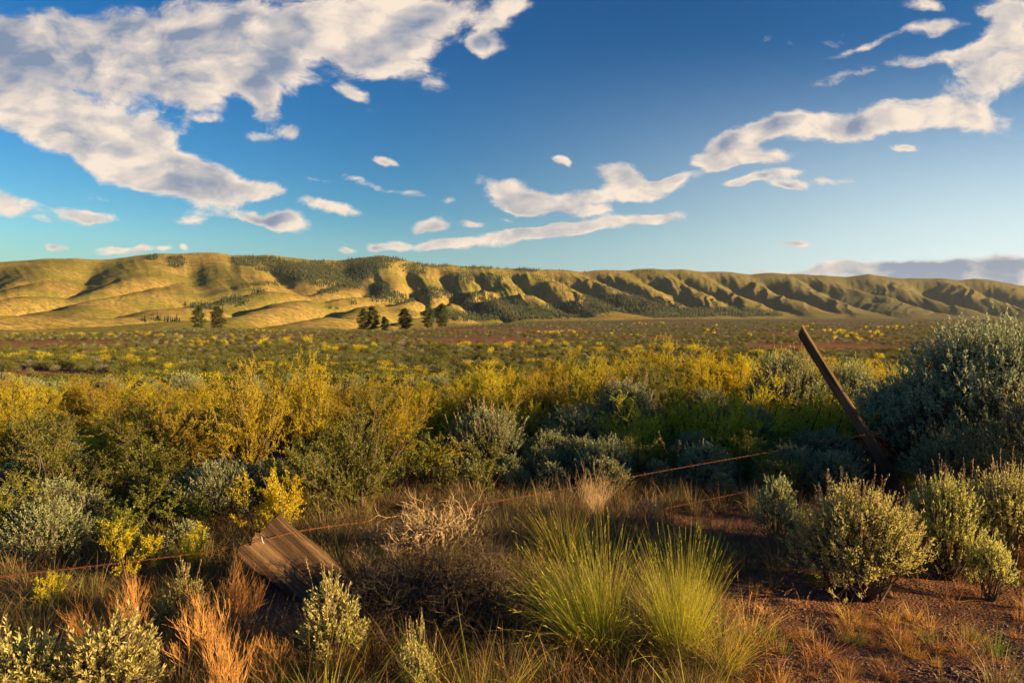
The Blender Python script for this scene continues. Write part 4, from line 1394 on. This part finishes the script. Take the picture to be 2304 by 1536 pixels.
def m_any(x, y, px, r):
    px = np.where(y < 4.8, px, 0)
    return r.uniform(size=len(x)) < (.3 + sstep(-.05, .2, fbm(x * 1.1, y * 1.1, 3, 68))) * np.where(px > 1650, .25, 1)


cover('dry_grass', 'dry', 5200, 501, 2.4, 8, (.35, 1.0), 'short dry orange grass covering the near ground', 'grass', m_shoulder, 'short orange tuft of dry grass on the gravelly shoulder', 'dry grass tufts')
cover('meadow_grass', 'dark', 9000, 502, 2.6, 20, (.5, 1.25), 'weathered brown meadow grass under and between the shrubs', 'grass', m_dark, 'weathered brown grass tuft between the shrubs', 'meadow grass tufts')
cover('grass_stalks', 'stalk', 2200, 503, 2.4, 7, (.5, 1.1), 'thin bent dry grass stalks on the near ground', 'grass', m_any, 'thin bent dry stalks on the shoulder', 'dry stalks')
cover('green_grass', 'green', 900, 504, 2.6, 16, (.4, 1.1), 'sparse green grass between the shrubs', 'grass', m_any, 'small green grass tuft between the shrubs', 'green grass tufts')


def gen_pebble(seed):
    r = np.random.default_rng(seed)
    n = 8; rings = 4
    V = [[0, 0, -.5]]
    for i in range(1, rings):
        ph = i / rings * math.pi
        for j in range(n):
            a = j / n * 6.283
            k = r.uniform(.8, 1.15)
            V.append([math.sin(ph) * math.cos(a) * k * .5, math.sin(ph) * math.sin(a) * k * .4, -math.cos(ph) * .32 * k])
    V.append([0, 0, .33])
    V = np.array(V); V[0, 2] = -.33
    Q = []; T_ = []
    for i in range(rings - 2):
        for j in range(n):
            a = 1 + i * n + j; b = 1 + i * n + (j + 1) % n
            Q.append((a, b, b + n, a + n))
    for j in range(n):
        T_.append((0, 1 + (j + 1) % n, 1 + j)); T_.append((len(V) - 1, 1 + (rings - 2) * n + j, 1 + (rings - 2) * n + (j + 1) % n))
    return V, np.array(Q), np.array(T_)


M_STONE = wood_mat('pebble_stone', (.12, .08, .06), (.28, .19, .13), (9, 9, 9), (.2, .17, .15), bump=.3)
for i in range(3):
    V_, Q_, T_ = gen_pebble(600 + i)
    me = new_mesh('pebble', V_, quads=Q_, tris=T_, smooth=False); me.materials.append(M_STONE)
    MESH['pebble_%d' % i] = me


def m_gravel(x, y, px, r):
    py = HZ + 1.9 * F / y
    return r.uniform(size=len(x)) < .15 + .85 * sstep(1500, 1800, px) * sstep(1330, 1420, py)


cover('gravel', 'peb', 9000, 505, 2.4, 6, (.006, .028), 'gravel and grit on the road shoulder', 'gravel', m_gravel, 'small stone on the road shoulder', 'stones on the shoulder')


# ------------------------------------------------------------------ air
def build_haze():
    R = 13500.0; z0, z1 = -520.0, 640.0
    V = np.array([[x, y, z] for z in (z0, z1) for y in (-R, R) for x in (-R, R)], float)
    Q = [(0, 2, 3, 1), (4, 5, 7, 6), (0, 1, 5, 4), (2, 6, 7, 3), (0, 4, 6, 2), (1, 3, 7, 5)]
    m, w = new_mat('thin_air')
    pv = w.n('ShaderNodeVolumePrincipled', {'Color': (.72, .84, 1.0, 1), 'Density': HAZE_D, 'Anisotropy': 0.2})
    o = w.n('ShaderNodeOutputMaterial')
    m.node_tree.links.new(pv.outputs[0], o.inputs['Volume'])
    link('haze', new_mesh('haze', V, quads=Q), m, label='thin evening air between the road and the far hills', cat='haze', kind='stuff')


HAZE_D = 1.3e-5
build_haze()
